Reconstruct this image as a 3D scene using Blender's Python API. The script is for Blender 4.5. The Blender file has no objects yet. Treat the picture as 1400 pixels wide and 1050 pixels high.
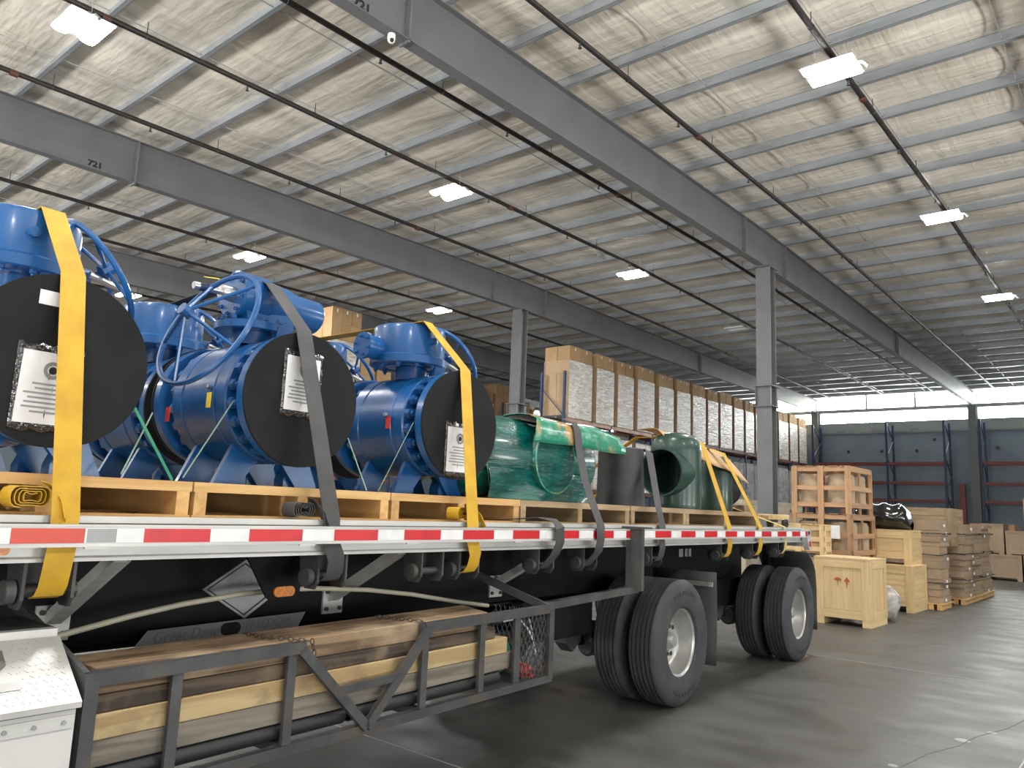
import bpy, math, random
from mathutils import Vector, Matrix
random.seed(7)
PI = math.pi
scene = bpy.context.scene
col = scene.collection

# ------------------------------------------------------------------ camera, light, exposure
YAW, PITCH, ROLL, FPX = math.radians(49.736), math.radians(9.067), math.radians(2.374), 1056.5
DT = math.radians(1.63)            # the trailer stands a little askew to the building
CAM_Z = 1.625
fw = Vector((math.sin(YAW)*math.cos(PITCH), math.cos(YAW)*math.cos(PITCH), math.sin(PITCH)))
rt = Vector((math.cos(YAW), -math.sin(YAW), 0)); dn = fw.cross(rt)
r2 = math.cos(ROLL)*rt - math.sin(ROLL)*dn; d2 = math.sin(ROLL)*rt + math.cos(ROLL)*dn
cd = bpy.data.cameras.new('camera'); cam = bpy.data.objects.new('camera', cd); col.objects.link(cam)
cd.sensor_width = 36; cd.lens = FPX/1400*36; cd.clip_end = 300
cam.matrix_world = Matrix(((r2.x, -d2.x, -fw.x, 0), (r2.y, -d2.y, -fw.y, 0), (r2.z, -d2.z, -fw.z, CAM_Z), (0, 0, 0, 1)))
scene.camera = cam
vs = scene.view_settings
vs.view_transform = 'Standard'; vs.look = 'None'; vs.gamma = 1; vs.use_curve_mapping = False
vs.exposure = -0.08
world = bpy.data.worlds.new('overcast_sky'); scene.world = world; world.use_nodes = True
bg = world.node_tree.nodes['Background']; bg.inputs[0].default_value = (.85, .93, 1, 1); bg.inputs[1].default_value = 2.0
def area(name, loc, sx, sy, power, color, direction, spread=180):
    l = bpy.data.lights.new(name, 'AREA'); l.shape = 'RECTANGLE'; l.size = sx; l.size_y = sy; l.energy = power; l.color = color; l.spread = math.radians(spread)
    o = bpy.data.objects.new(name, l); col.objects.link(o); o.location = loc
    o.rotation_euler = Vector(direction).to_track_quat('-Z', 'Y').to_euler(); return o
DOORS = (-7.5, 0.0, 7.5, 15.0)      # dock doors standing open behind the photographer
for dx in DOORS:
    area('dock_door_daylight', (dx, -11.9, 2.2), 3.6, 4.2, 55, (.88, .95, 1), (0, 1, .05))
    area('ceiling_fill', (dx, -11.7, 1.2), 3.6, 2.2, 800, (1, .97, .92), (0, .62, .78), 130)  # added fill lamp in the doorway, tilted up to brighten the ceiling
LDOORS = (2.0, 10.0, 18.0, 26.0)    # dock doors standing open in the left wall
for dy in LDOORS:
    area('dock_door_daylight', (-11.9, dy, 2.2), 4.0, 4.2, 150, (.84, .92, 1), (1, 0, .1))
    area('ceiling_fill', (-11.7, dy, 1.2), 4.0, 2.2, 1150, (1, .97, .92), (.62, 0, .78), 130)  # added upward fill for roof and purlins; no apron is built outside
LIT_POWER = 250
LIGHTS = [(x, y) for x in (-3.8, 3.7, 11.3, 18.9) for y in (-4.7, 3.45, 11.55, 19.6, 27.3)] + [(26.5, 3.45)]

# ------------------------------------------------------------------ materials
MATS = {}
def _node(nt, t, **kw):
    n = nt.nodes.new(t)
    for k, v in kw.items(): setattr(n, k, v)
    return n
def M(name, c1, c2=None, scale=4.0, rough=.5, metal=0.0, bump=0.0, bscale=30.0, stretch=(1, 1, 1), detail=4, coat=0.0, rand=.0,
      lo=.35, hi=.65, rough2=None, emis=None, estr=0.0, alpha=1.0, trans=0.0, c3=None, s3=1.0, spec=.5, dist=0.0):
    m = bpy.data.materials.new(name); m.use_nodes = True; nt = m.node_tree; L = nt.links
    b = nt.nodes['Principled BSDF']
    b.inputs['Base Color'].default_value = (*c1, 1); b.inputs['Roughness'].default_value = rough; b.inputs['Metallic'].default_value = metal
    b.inputs['Coat Weight'].default_value = coat; b.inputs['Coat Roughness'].default_value = .12; b.inputs['Specular IOR Level'].default_value = spec
    b.inputs['Alpha'].default_value = alpha; b.inputs['Transmission Weight'].default_value = trans
    if emis: b.inputs['Emission Color'].default_value = (*emis, 1); b.inputs['Emission Strength'].default_value = estr
    if c2 or bump or rough2 is not None:
        tc = _node(nt, 'ShaderNodeTexCoord'); oi = _node(nt, 'ShaderNodeObjectInfo')
        off = _node(nt, 'ShaderNodeVectorMath', operation='SCALE'); off.inputs[0].default_value = (17, 31, 23); L.new(oi.outputs['Random'], off.inputs['Scale'])
        ad = _node(nt, 'ShaderNodeVectorMath', operation='ADD'); L.new(tc.outputs['Object'], ad.inputs[0]); L.new(off.outputs[0], ad.inputs[1])
        mp = _node(nt, 'ShaderNodeMapping'); mp.inputs['Scale'].default_value = stretch; L.new(ad.outputs[0], mp.inputs[0])
        if c2:
            nz = _node(nt, 'ShaderNodeTexNoise'); nz.inputs['Scale'].default_value = scale; nz.inputs['Detail'].default_value = detail; nz.inputs['Distortion'].default_value = dist
            L.new(mp.outputs[0], nz.inputs['Vector'])
            cr = _node(nt, 'ShaderNodeValToRGB'); cr.color_ramp.elements[0].position = lo; cr.color_ramp.elements[1].position = hi
            cr.color_ramp.elements[0].color = (*c1, 1); cr.color_ramp.elements[1].color = (*c2, 1); L.new(nz.outputs['Fac'], cr.inputs[0])
            out = cr.outputs[0]
            if c3:
                n3 = _node(nt, 'ShaderNodeTexNoise'); n3.inputs['Scale'].default_value = s3; n3.inputs['Detail'].default_value = 5; L.new(ad.outputs[0], n3.inputs['Vector'])
                r3 = _node(nt, 'ShaderNodeValToRGB'); r3.color_ramp.elements[0].position = .52; r3.color_ramp.elements[1].position = .72; L.new(n3.outputs['Fac'], r3.inputs[0])
                mx = _node(nt, 'ShaderNodeMix', data_type='RGBA'); L.new(r3.outputs[0], mx.inputs[0]); L.new(out, mx.inputs[6]); mx.inputs[7].default_value = (*c3, 1)
                out = mx.outputs[2]
            if rand:
                mr = _node(nt, 'ShaderNodeMapRange'); mr.inputs[3].default_value = 1-rand; mr.inputs[4].default_value = 1+rand; L.new(oi.outputs['Random'], mr.inputs[0])
                hs = _node(nt, 'ShaderNodeHueSaturation'); L.new(mr.outputs[0], hs.inputs['Value']); L.new(out, hs.inputs['Color']); out = hs.outputs[0]
            L.new(out, b.inputs['Base Color'])
            if rough2 is not None:
                rr = _node(nt, 'ShaderNodeMapRange'); rr.inputs[1].default_value = lo; rr.inputs[2].default_value = hi; rr.inputs[3].default_value = rough; rr.inputs[4].default_value = rough2
                L.new(nz.outputs['Fac'], rr.inputs[0]); L.new(rr.outputs[0], b.inputs['Roughness'])
        if bump:
            nb = _node(nt, 'ShaderNodeTexNoise'); nb.inputs['Scale'].default_value = bscale; nb.inputs['Detail'].default_value = 3; L.new(mp.outputs[0], nb.inputs['Vector'])
            bp = _node(nt, 'ShaderNodeBump'); bp.inputs['Strength'].default_value = bump; bp.inputs['Distance'].default_value = .02; L.new(nb.outputs['Fac'], bp.inputs['Height'])
            L.new(bp.outputs[0], b.inputs['Normal'])
    MATS[name] = m; return m
def woodset(name, c1, c2, rand=.12, **kw):
    for ax, st in enumerate(((.6, 9, 9), (9, .6, 9), (9, 9, .6))):
        M(f'{name}{ax}', c1, c2, scale=2.2, stretch=st, rough=.72, bump=.12, bscale=6, rand=rand, dist=.6, **kw)
woodset('pine', (.62, .40, .17), (.50, .29, .105))
woodset('crate_pine', (.66, .50, .27), (.56, .39, .19), rand=.06)
woodset('red_wood', (.46, .28, .155), (.36, .205, .105))
woodset('old_wood', (.42, .31, .18), (.27, .19, .11))
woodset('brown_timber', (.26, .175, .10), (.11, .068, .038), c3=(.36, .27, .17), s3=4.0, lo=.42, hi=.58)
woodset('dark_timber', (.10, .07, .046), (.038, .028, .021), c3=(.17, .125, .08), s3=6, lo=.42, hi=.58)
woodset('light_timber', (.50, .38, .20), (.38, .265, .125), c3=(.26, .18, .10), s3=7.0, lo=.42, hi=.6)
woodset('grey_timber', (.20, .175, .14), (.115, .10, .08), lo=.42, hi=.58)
def W(ms, size):
    if ms+'0' in MATS:
        return MATS[ms+str(max(range(3), key=lambda i: size[i]))]
    return MATS[ms]
M('valve_blue', (.008, .088, .275), (.006, .074, .235), scale=6, rough=.32, coat=.3, rand=.05, bump=.02, bscale=25)
M('cover_black', (.014, .0145, .016), (.019, .0195, .0205), scale=5, rough=.62, bump=.05, bscale=60, spec=.12)
M('strap_yellow', (.56, .335, .018), (.46, .265, .014), scale=9, rough=.65, bump=.1, bscale=90)
M('strap_grey', (.062, .062, .064), (.045, .045, .047), scale=6, rough=.7, bump=.1, bscale=90)
M('strap_pale_yellow', (.60, .48, .16), (.48, .38, .13), scale=8, rough=.7)
M('aluminium', (.60, .60, .58), (.47, .47, .455), scale=3, rough=.42, metal=.35, stretch=(.4, 3, 3), rough2=.55)
M('aluminium_dull', (.40, .40, .39), (.28, .28, .275), scale=4, rough=.5, metal=.4, stretch=(.5, 2, 2))
M('steel_dark', (.045, .046, .048), (.075, .074, .072), scale=6, rough=.55, metal=.2, bump=.08, bscale=40)
M('rack_steel', (.050, .053, .057), (.078, .08, .082), scale=7, rough=.5, metal=.3, bump=.08, bscale=30, c3=(.10, .08, .062), s3=6)
M('chassis_black', (.003, .0034, .0048), (.005, .0054, .007), scale=3, rough=.6, spec=.2)
M('rubber_tire', (.030, .034, .040), (.046, .050, .056), scale=5, rough=.75, bump=.1, bscale=30, c3=(.075, .073, .07), s3=4)
M('rim_white', (.52, .52, .50), (.40, .40, .385), scale=5, rough=.34, metal=.55)
M('tape_red', (.60, .012, .02), (.50, .010, .018), scale=12, rough=.35)
M('tape_red_faded', (.62, .065, .035), (.52, .05, .03), scale=10, rough=.4)
M('tape_white', (.80, .80, .80), (.70, .70, .70), scale=10, rough=.4)
M('amber_lens', (.75, .25, .01), (.5, .15, .01), scale=80, rough=.3)
M('placard_grey', (.36, .37, .38), (.30, .31, .32), scale=5, rough=.6)
M('placard_worn', (.30, .30, .29), (.24, .24, .235), scale=8, rough=.6, c3=(.05, .05, .055), s3=14)
M('ink_black', (.012, .012, .013), rough=.6)
M('ink_grey', (.25, .25, .255), rough=.6)
M('ink_faint', (.30, .30, .31), rough=.6)
M('ink_red', (.42, .09, .05), rough=.7)
M('paper', (.82, .82, .83), (.74, .74, .76), scale=9, rough=.5, bump=.1, bscale=9)
M('film_clear', (.016, .0165, .018), (.03, .03, .032), scale=14, rough=.13, spec=1.0, lo=.45, hi=.55, bump=1.0, bscale=26)
M('tag_red', (.62, .03, .02), rough=.45); M('tag_yellow', (.80, .62, .03), rough=.45)
M('brass', (.55, .45, .25), rough=.35, metal=.8)
M('steel_bright', (.62, .62, .63), rough=.3, metal=.9)
M('band_green', (.05, .26, .16), rough=.4); M('band_pale', (.30, .45, .36), rough=.35)
M('green_wrap', (.0008, .055, .047), (.0015, .098, .080), scale=3, rough=.16, coat=.6, bump=.45, bscale=11, stretch=(1, 1, 5), rough2=.3)
M('green_film_sheet', (.012, .20, .12), (.42, .25, .10), scale=3.2, rough=.25, coat=.3, bump=.3, bscale=12, lo=.50, hi=.60, c3=(.10, .36, .24), s3=9)
M('pipe_green', (.008, .036, .026), (.011, .045, .033), scale=4, rough=.38, coat=.2, bump=.03)
M('pipe_inner', (.010, .022, .028), rough=.6)
M('black_steel', (.015, .016, .017), (.023, .024, .026), scale=3, rough=.5, stretch=(1, 1, 4))
M('cardboard', (.50, .325, .165), (.44, .28, .14), scale=2.5, rough=.8, rand=.10, bump=.04)
M('cardboard_grey', (.36, .265, .175), (.30, .22, .145), scale=2.5, rough=.8, rand=.10, bump=.04)
M('carton_tape', (.55, .42, .25), rough=.3)
M('carton_dark', (.30, .20, .105), rough=.8)
M('crate_beige', (.52, .47, .36), (.46, .41, .31), scale=3, rough=.75, c3=(.40, .33, .2), s3=3)
M('rafter_grey', (.155, .163, .168), (.135, .142, .147), scale=1.5, rough=.5, bump=.02)
M('column_grey', (.175, .184, .19), (.15, .158, .163), scale=2, rough=.5)
M('purlin_grey', (.37, .40, .42), (.30, .33, .35), scale=3, rough=.36, metal=.3, stretch=(2, .3, 2))
M('pipe_black', (.018, .016, .016), (.030, .022, .020), scale=4, rough=.5)
M('pipe_coupling', (.10, .035, .025), rough=.5)
M('galv', (.55, .56, .56), rough=.4, metal=.5)
M('fixture_white', (.28, .28, .28), rough=.5)
M('led_panel', (.9, .9, .9), emis=(1, .99, .97), estr=60)
M('led_off', (.75, .76, .76), rough=.3)
M('rack_blue', (.022, .045, .115), (.018, .038, .095), scale=5, rough=.5)
M('rack_red', (.26, .055, .045), (.21, .045, .04), scale=4, rough=.5)
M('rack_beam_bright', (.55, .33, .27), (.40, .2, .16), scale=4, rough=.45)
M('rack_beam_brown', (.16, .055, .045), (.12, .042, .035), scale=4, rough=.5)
M('wall_grey', (.25, .305, .36), (.215, .265, .315), scale=.8, rough=.8, bump=.1, bscale=3, c3=(.27, .32, .37), s3=.5)
M('wall_upper', (.30, .33, .33), (.26, .29, .29), scale=.8, rough=.8)
M('wall_white', (.42, .42, .41), (.38, .38, .37), scale=.6, rough=.8)
M('daylight_panel', (.9, .9, .9), emis=(.97, 1, .93), estr=15)
M('daylight_panel_low', (.9, .9, .9), emis=(.95, .99, 1), estr=22)
M('window_steel', (.22, .24, .25), rough=.5)
M('hose_cream', (.52, .49, .38), (.45, .42, .32), scale=6, rough=.5)
M('chain_rust', (.085, .055, .04), (.05, .04, .035), scale=20, rough=.7, metal=.3)
M('toolbox_white', (.62, .615, .60), (.56, .555, .54), scale=3, rough=.35)
M('toolbox_plate', (.50, .50, .48), (.42, .42, .40), scale=5, rough=.45, metal=.3)
M('toolbox_dark', (.10, .10, .10), rough=.4, metal=.6)
M('film_black', (.008, .009, .010), (.014, .015, .016), scale=3, rough=.12, coat=.8, bump=.55, bscale=5)
M('mud_flap', (.028, .029, .030), (.045, .045, .045), scale=5, rough=.7)
M('drum_kraft', (.44, .33, .22), (.38, .28, .18), scale=3, rough=.75)
M('camera_white', (.8, .8, .8), rough=.3)
M('hose_green', (.01, .14, .10), rough=.4)
M('crumpled_film', (.55, .53, .48), (.25, .24, .22), scale=8, rough=.15, bump=.7, bscale=9)
M('plush_white', (.8, .8, .82), (.7, .7, .73), scale=20, rough=.7)
def concrete():
    m = bpy.data.materials.new('polished_concrete'); m.use_nodes = True; nt = m.node_tree; L = nt.links; b = nt.nodes['Principled BSDF']
    tc = _node(nt, 'ShaderNodeTexCoord')
    def nz(s, d, st=(1, 1, 1)):
        mp = _node(nt, 'ShaderNodeMapping'); mp.inputs['Scale'].default_value = st; L.new(tc.outputs['Object'], mp.inputs[0])
        n = _node(nt, 'ShaderNodeTexNoise'); n.inputs['Scale'].default_value = s; n.inputs['Detail'].default_value = d; L.new(mp.outputs[0], n.inputs[0]); return n
    a = nz(.35, 6); c = nz(2.5, 6, (1, .6, 1)); d = nz(45, 2)
    r1 = _node(nt, 'ShaderNodeValToRGB'); r1.color_ramp.elements[0].position = .3; r1.color_ramp.elements[1].position = .7
    r1.color_ramp.elements[0].color = (.055, .0545, .052, 1); r1.color_ramp.elements[1].color = (.092, .0905, .086, 1); L.new(a.outputs[0], r1.inputs[0])
    mx = _node(nt, 'ShaderNodeMix', data_type='RGBA', blend_type='MULTIPLY'); mx.inputs[0].default_value = .55
    r2_ = _node(nt, 'ShaderNodeValToRGB'); r2_.color_ramp.elements[0].position = .3; r2_.color_ramp.elements[1].position = .6
    r2_.color_ramp.elements[0].color = (.70, .69, .68, 1); L.new(c.outputs[0], r2_.inputs[0])
    L.new(r1.outputs[0], mx.inputs[6]); L.new(r2_.outputs[0], mx.inputs[7]); L.new(mx.outputs[2], b.inputs['Base Color'])
    rr = _node(nt, 'ShaderNodeMapRange'); rr.inputs[1].default_value = .3; rr.inputs[2].default_value = .7; rr.inputs[3].default_value = .34; rr.inputs[4].default_value = .58
    L.new(c.outputs[0], rr.inputs[0]); L.new(rr.outputs[0], b.inputs['Roughness'])
    bp = _node(nt, 'ShaderNodeBump'); bp.inputs['Strength'].default_value = .04; L.new(d.outputs[0], bp.inputs['Height']); L.new(bp.outputs[0], b.inputs['Normal'])
    b.inputs['Specular IOR Level'].default_value = .4; MATS['polished_concrete'] = m
concrete()
def insulation():
    m = bpy.data.materials.new('insulation_facing'); m.use_nodes = True; nt = m.node_tree; L = nt.links; b = nt.nodes['Principled BSDF']
    tc = _node(nt, 'ShaderNodeTexCoord'); b.inputs['Roughness'].default_value = .42
    def nz(s, d, st):
        mp = _node(nt, 'ShaderNodeMapping'); mp.inputs['Scale'].default_value = st; L.new(tc.outputs['Object'], mp.inputs[0])
        n = _node(nt, 'ShaderNodeTexNoise'); n.inputs['Scale'].default_value = s; n.inputs['Detail'].default_value = d; L.new(mp.outputs[0], n.inputs[0]); return n
    a = nz(.5, 3, (1, 1, 1)); w = nz(1.4, 3, (.35, 3.5, 1)); w2 = nz(2.0, 2, (3, .5, 1))
    r1 = _node(nt, 'ShaderNodeValToRGB'); r1.color_ramp.elements[0].position = .3; r1.color_ramp.elements[1].position = .7
    r1.color_ramp.elements[0].color = (.68, .62, .53, 1); r1.color_ramp.elements[1].color = (.80, .755, .675, 1); L.new(a.outputs[0], r1.inputs[0])
    L.new(r1.outputs[0], b.inputs['Base Color'])
    ad = _node(nt, 'ShaderNodeMath', operation='ADD'); L.new(w.outputs[0], ad.inputs[0]); L.new(w2.outputs[0], ad.inputs[1])
    bp = _node(nt, 'ShaderNodeBump'); bp.inputs['Strength'].default_value = .32; bp.inputs['Distance'].default_value = .12; L.new(ad.outputs[0], bp.inputs['Height']); L.new(bp.outputs[0], b.inputs['Normal'])
    MATS['insulation_facing'] = m
insulation()
def stretch_wrap_glare():
    m = bpy.data.materials.new('stretch_wrap_glare'); m.use_nodes = True; nt = m.node_tree; L = nt.links; b = nt.nodes['Principled BSDF']
    tc = _node(nt, 'ShaderNodeTexCoord'); oi = _node(nt, 'ShaderNodeObjectInfo')
    off = _node(nt, 'ShaderNodeVectorMath', operation='SCALE'); off.inputs[0].default_value = (17, 31, 23); L.new(oi.outputs['Random'], off.inputs['Scale'])
    ad = _node(nt, 'ShaderNodeVectorMath', operation='ADD'); L.new(tc.outputs['Object'], ad.inputs[0]); L.new(off.outputs[0], ad.inputs[1])
    mp = _node(nt, 'ShaderNodeMapping'); mp.inputs['Scale'].default_value = (1.0, 1.0, 4.5); L.new(ad.outputs[0], mp.inputs[0])
    n = _node(nt, 'ShaderNodeTexNoise'); n.inputs['Scale'].default_value = 2.6; n.inputs['Detail'].default_value = 5; n.inputs['Distortion'].default_value = 1.2; L.new(mp.outputs[0], n.inputs[0])
    r = _node(nt, 'ShaderNodeValToRGB'); r.color_ramp.elements[0].position = .38; r.color_ramp.elements[1].position = .62
    r.color_ramp.elements[0].color = (.50, .46, .39, 1); r.color_ramp.elements[1].color = (.80, .79, .765, 1); L.new(n.outputs[0], r.inputs[0]); L.new(r.outputs[0], b.inputs['Base Color'])  # daylight glare on the film put into the colour as pale silver
    b.inputs['Roughness'].default_value = .22; b.inputs['Specular IOR Level'].default_value = .8
    bp = _node(nt, 'ShaderNodeBump'); bp.inputs['Strength'].default_value = .7; bp.inputs['Distance'].default_value = .06; L.new(n.outputs[0], bp.inputs['Height']); L.new(bp.outputs[0], b.inputs['Normal'])
    MATS['stretch_wrap_glare'] = m
stretch_wrap_glare()
M('stretch_wrap_no_glare', (.55, .5, .42), (.7, .67, .6), scale=5, rough=.15, bump=.5, bscale=8, alpha=.16)  # same film for the stack sides, without the painted glare
M('silver_wrap', (.55, .55, .55), (.80, .80, .80), scale=4, rough=.2, metal=.3, bump=.7, bscale=6, lo=.4, hi=.6)

# ------------------------------------------------------------------ helpers
def TW(u, v, z):
    return Vector((math.cos(DT)*u-math.sin(DT)*v, math.sin(DT)*u+math.cos(DT)*v, z))
def props(o, label=None, cat=None, group=None, kind=None):
    if label: o['label'] = label
    if cat: o['category'] = cat
    if group: o['group'] = group
    if kind: o['kind'] = kind
    return o
class MB:
    def __init__(s): s.v = []; s.f = []
    def add(s, vs_, fs):
        n = len(s.v); s.v += [tuple(a) for a in vs_]; s.f += [tuple(i+n for i in q) for q in fs]; return s
    def box(s, x0, x1, y0, y1, z0, z1, M_=None):
        P = [Vector((x, y, z)) for z in (z0, z1) for y in (y0, y1) for x in (x0, x1)]
        if M_ is not None: P = [M_ @ p for p in P]
        return s.add(P, [(0, 2, 3, 1), (4, 5, 7, 6), (0, 1, 5, 4), (2, 6, 7, 3), (0, 4, 6, 2), (1, 3, 7, 5)])
    def bar(s, a, b, w, h, up=(0, 0, 1)):
        a = Vector(a); b = Vector(b); d = (b-a).normalized(); side = d.cross(Vector(up))
        if side.length < 1e-4: side = Vector((1, 0, 0))
        side.normalize(); u2 = side.cross(d)
        P = [p+side*sx*w/2+u2*sz*h/2 for p in (a, b) for sx, sz in ((-1, -1), (1, -1), (1, 1), (-1, 1))]
        return s.add(P, [(0, 1, 2, 3), (7, 6, 5, 4), (0, 4, 5, 1), (1, 5, 6, 2), (2, 6, 7, 3), (3, 7, 4, 0)])
    def cyl(s, a, b, r0, r1=None, n=16, caps=True):
        a = Vector(a); b = Vector(b); r1 = r0 if r1 is None else r1; d = (b-a).normalized()
        x = d.orthogonal().normalized(); y = d.cross(x); P = []
        for p, r in ((a, r0), (b, r1)):
            P += [p+r*(math.cos(2*PI*i/n)*x+math.sin(2*PI*i/n)*y) for i in range(n)]
        F = [(i, (i+1) % n, n+(i+1) % n, n+i) for i in range(n)]
        if caps: F += [tuple(range(n-1, -1, -1)), tuple(range(n, 2*n))]
        return s.add(P, F)
    def lathe(s, prof, o=(0, 0, 0), axis=(0, 0, 1), n=32):
        o = Vector(o); d = Vector(axis).normalized(); x = Vector((1, 0, 0)) if abs(d.x) < .9 else Vector((0, 0, 1))
        x = (x-d*x.dot(d)).normalized(); y = d.cross(x); base = len(s.v); P = []
        for r, h in prof:
            P += [o+d*h+r*(math.cos(2*PI*i/n)*x+math.sin(2*PI*i/n)*y) for i in range(n)]
        F = [(k*n+i, k*n+(i+1) % n, (k+1)*n+(i+1) % n, (k+1)*n+i) for k in range(len(prof)-1) for i in range(n)]
        return s.add(P, F)
    def tube(s, path, r, n=8, closed=False):
        path = [Vector(p) for p in path]; m = len(path); P = []; up = None
        for i, p in enumerate(path):
            a = path[(i-1) % m] if (closed or i) else p; b = path[(i+1) % m] if (closed or i < m-1) else p
            d = (b-a).normalized()
            if up is None: up = d.orthogonal().normalized()
            up = (up-d*up.dot(d)).normalized(); y = d.cross(up)
            P += [p+r*(math.cos(2*PI*k/n)*up+math.sin(2*PI*k/n)*y) for k in range(n)]
        F = [(i*n+k, i*n+(k+1) % n, ((i+1) % m)*n+(k+1) % n, ((i+1) % m)*n+k) for i in range(m if closed else m-1) for k in range(n)]
        if not closed: F += [tuple(range(n-1, -1, -1)), tuple(range((m-1)*n, m*n))]
        return s.add(P, F)
    def ring(s, c, nrm, R_, r, n=48, k=8):
        nrm = Vector(nrm).normalized(); a = nrm.orthogonal().normalized(); b = nrm.cross(a); c = Vector(c)
        return s.tube([c+R_*(math.cos(2*PI*i/n)*a+math.sin(2*PI*i/n)*b) for i in range(n)], r, k, True)
    def ribbon(s, path, width, wdir=(1, 0, 0), th=.004):
        """flat webbing along path; wdir across it (one vector or one for each point)"""
        path = [Vector(p) for p in path]; m = len(path); P = []
        for i, p in enumerate(path):
            wv = Vector(wdir[i] if isinstance(wdir[0], (tuple, list, Vector)) else wdir).normalized()
            d = (path[min(i+1, m-1)]-path[max(i-1, 0)]).normalized(); wv = (wv-d*wv.dot(d)).normalized(); nn = wv.cross(d)
            P += [p-wv*width/2-nn*th/2, p+wv*width/2-nn*th/2, p+wv*width/2+nn*th/2, p-wv*width/2+nn*th/2]
        F = [(i*4+k, i*4+(k+1) % 4, i*4+4+(k+1) % 4, i*4+4+k) for i in range(m-1) for k in range(4)]
        F += [(3, 2, 1, 0), tuple((m-1)*4+k for k in range(4))]
        return s.add(P, F)
    def prism(s, poly, a0, a1, axis=1):
        """2-D polygon extruded along an axis from a0 to a1"""
        def mk(p, t):
            return {0: (t, p[0], p[1]), 1: (p[0], t, p[1]), 2: (p[0], p[1], t)}[axis]
        n = len(poly); P = [mk(p, a0) for p in poly]+[mk(p, a1) for p in poly]
        return s.add(P, [tuple(range(n)), tuple(range(2*n-1, n-1, -1))]+[(i, n+i, n+(i+1) % n, (i+1) % n) for i in range(n)])
    def grid(s, fn, nu, nv, th=None):
        P = [Vector(fn(i/nu, j/nv)) for j in range(nv+1) for i in range(nu+1)]
        F = [(j*(nu+1)+i, j*(nu+1)+i+1, (j+1)*(nu+1)+i+1, (j+1)*(nu+1)+i) for j in range(nv) for i in range(nu)]
        return s.add(P, F)
    def mesh(s, name, o=(0, 0, 0), ang=35):
        import bmesh
        me = bpy.data.meshes.new(name); o = Vector(o)
        me.from_pydata([Vector(p)-o for p in s.v], [], s.f); me.validate()
        bm = bmesh.new(); bm.from_mesh(me); bmesh.ops.recalc_face_normals(bm, faces=bm.faces); bm.to_mesh(me); bm.free()
        me.polygons.foreach_set('use_smooth', [True]*len(me.polygons)); me.set_sharp_from_angle(angle=math.radians(ang)); return me
    def build(s, name, mat, parent=None, o=(0, 0, 0), loc=(0, 0, 0), rz=0, ang=35, bevel=0, solid=0):
        me = s.mesh(name, o, ang); me.materials.append(MATS[mat] if isinstance(mat, str) else mat)
        ob = bpy.data.objects.new(name, me); col.objects.link(ob); ob.location = loc; ob.rotation_euler.z = rz; ob.parent = parent
        if solid:
            md = ob.modifiers.new('solid', 'SOLIDIFY'); md.thickness = solid; md.offset = 0
        if bevel:
            md = ob.modifiers.new('bevel', 'BEVEL'); md.width = bevel; md.segments = 2; md.limit_method = 'ANGLE'
        return ob
_boxes = {}
def pbox(name, ms, parent, c, size, rot=(0, 0, 0), o=(0, 0, 0), jitter=0):
    """box piece that shares its mesh with every alike piece"""
    key = (ms, tuple(round(a, 3) for a in size))
    if key not in _boxes:
        a, b, d = (x/2 for x in size); e = min(.004, min(size)*.12)
        mb = MB(); mb.box(-a, a, -b, b, -d, d); me = mb.mesh(name); me.materials.append(W(ms, size)); _boxes[key] = me
    ob = bpy.data.objects.new(name, _boxes[key]); col.objects.link(ob); ob.parent = parent
    ob.location = Vector(c)-Vector(o); ob.rotation_euler = rot
    return ob
def thing(name, label, cat, loc, rz=0, group=None):
    e = bpy.data.objects.new(name, None); col.objects.link(e); e.location = loc; e.rotation_euler.z = rz; e.empty_display_size = .1
    return props(e, label, cat, group)
def tthing(name, label, cat, u, v, z, rz=0, group=None):
    return thing(name, label, cat, TW(u, v, z), DT+rz, group)
def tsolo(mb, name, mat, label, cat, o, group=None, ang=35, bevel=0):
    """one-mesh thing drawn in trailer coordinates; o is its base point"""
    ob = mb.build(name, mat, None, o, TW(*o), DT, ang, bevel); return props(ob, label, cat, group)
def solo(mb, name, mat, label, cat, o, group=None, ang=35, bevel=0, kind=None):
    ob = mb.build(name, mat, None, o, o, 0, ang, bevel); return props(ob, label, cat, group, kind)
def copy_tree(o, parent=None):
    c = o.copy(); col.objects.link(c); c.parent = parent
    for ch in list(o.children): copy_tree(ch, c)
    return c
def text(body, size, mat, parent, loc, rot, name='lettering', depth=.0008, shear=0, align='CENTER', sx=1.0, bold=0):
    cu = bpy.data.curves.new('txt', 'FONT'); cu.body = body; cu.size = size; cu.extrude = depth; cu.align_x = align; cu.align_y = 'CENTER'; cu.shear = shear; cu.offset = bold
    tmp = bpy.data.objects.new('tmp', cu); me = bpy.data.meshes.new_from_object(tmp); bpy.data.objects.remove(tmp); bpy.data.curves.remove(cu)
    me.materials.clear(); me.materials.append(MATS[mat]); ob = bpy.data.objects.new(name, me); col.objects.link(ob)
    ob.parent = parent; ob.location = loc; ob.rotation_euler = rot; ob.scale = (sx, 1, 1); return ob
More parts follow.
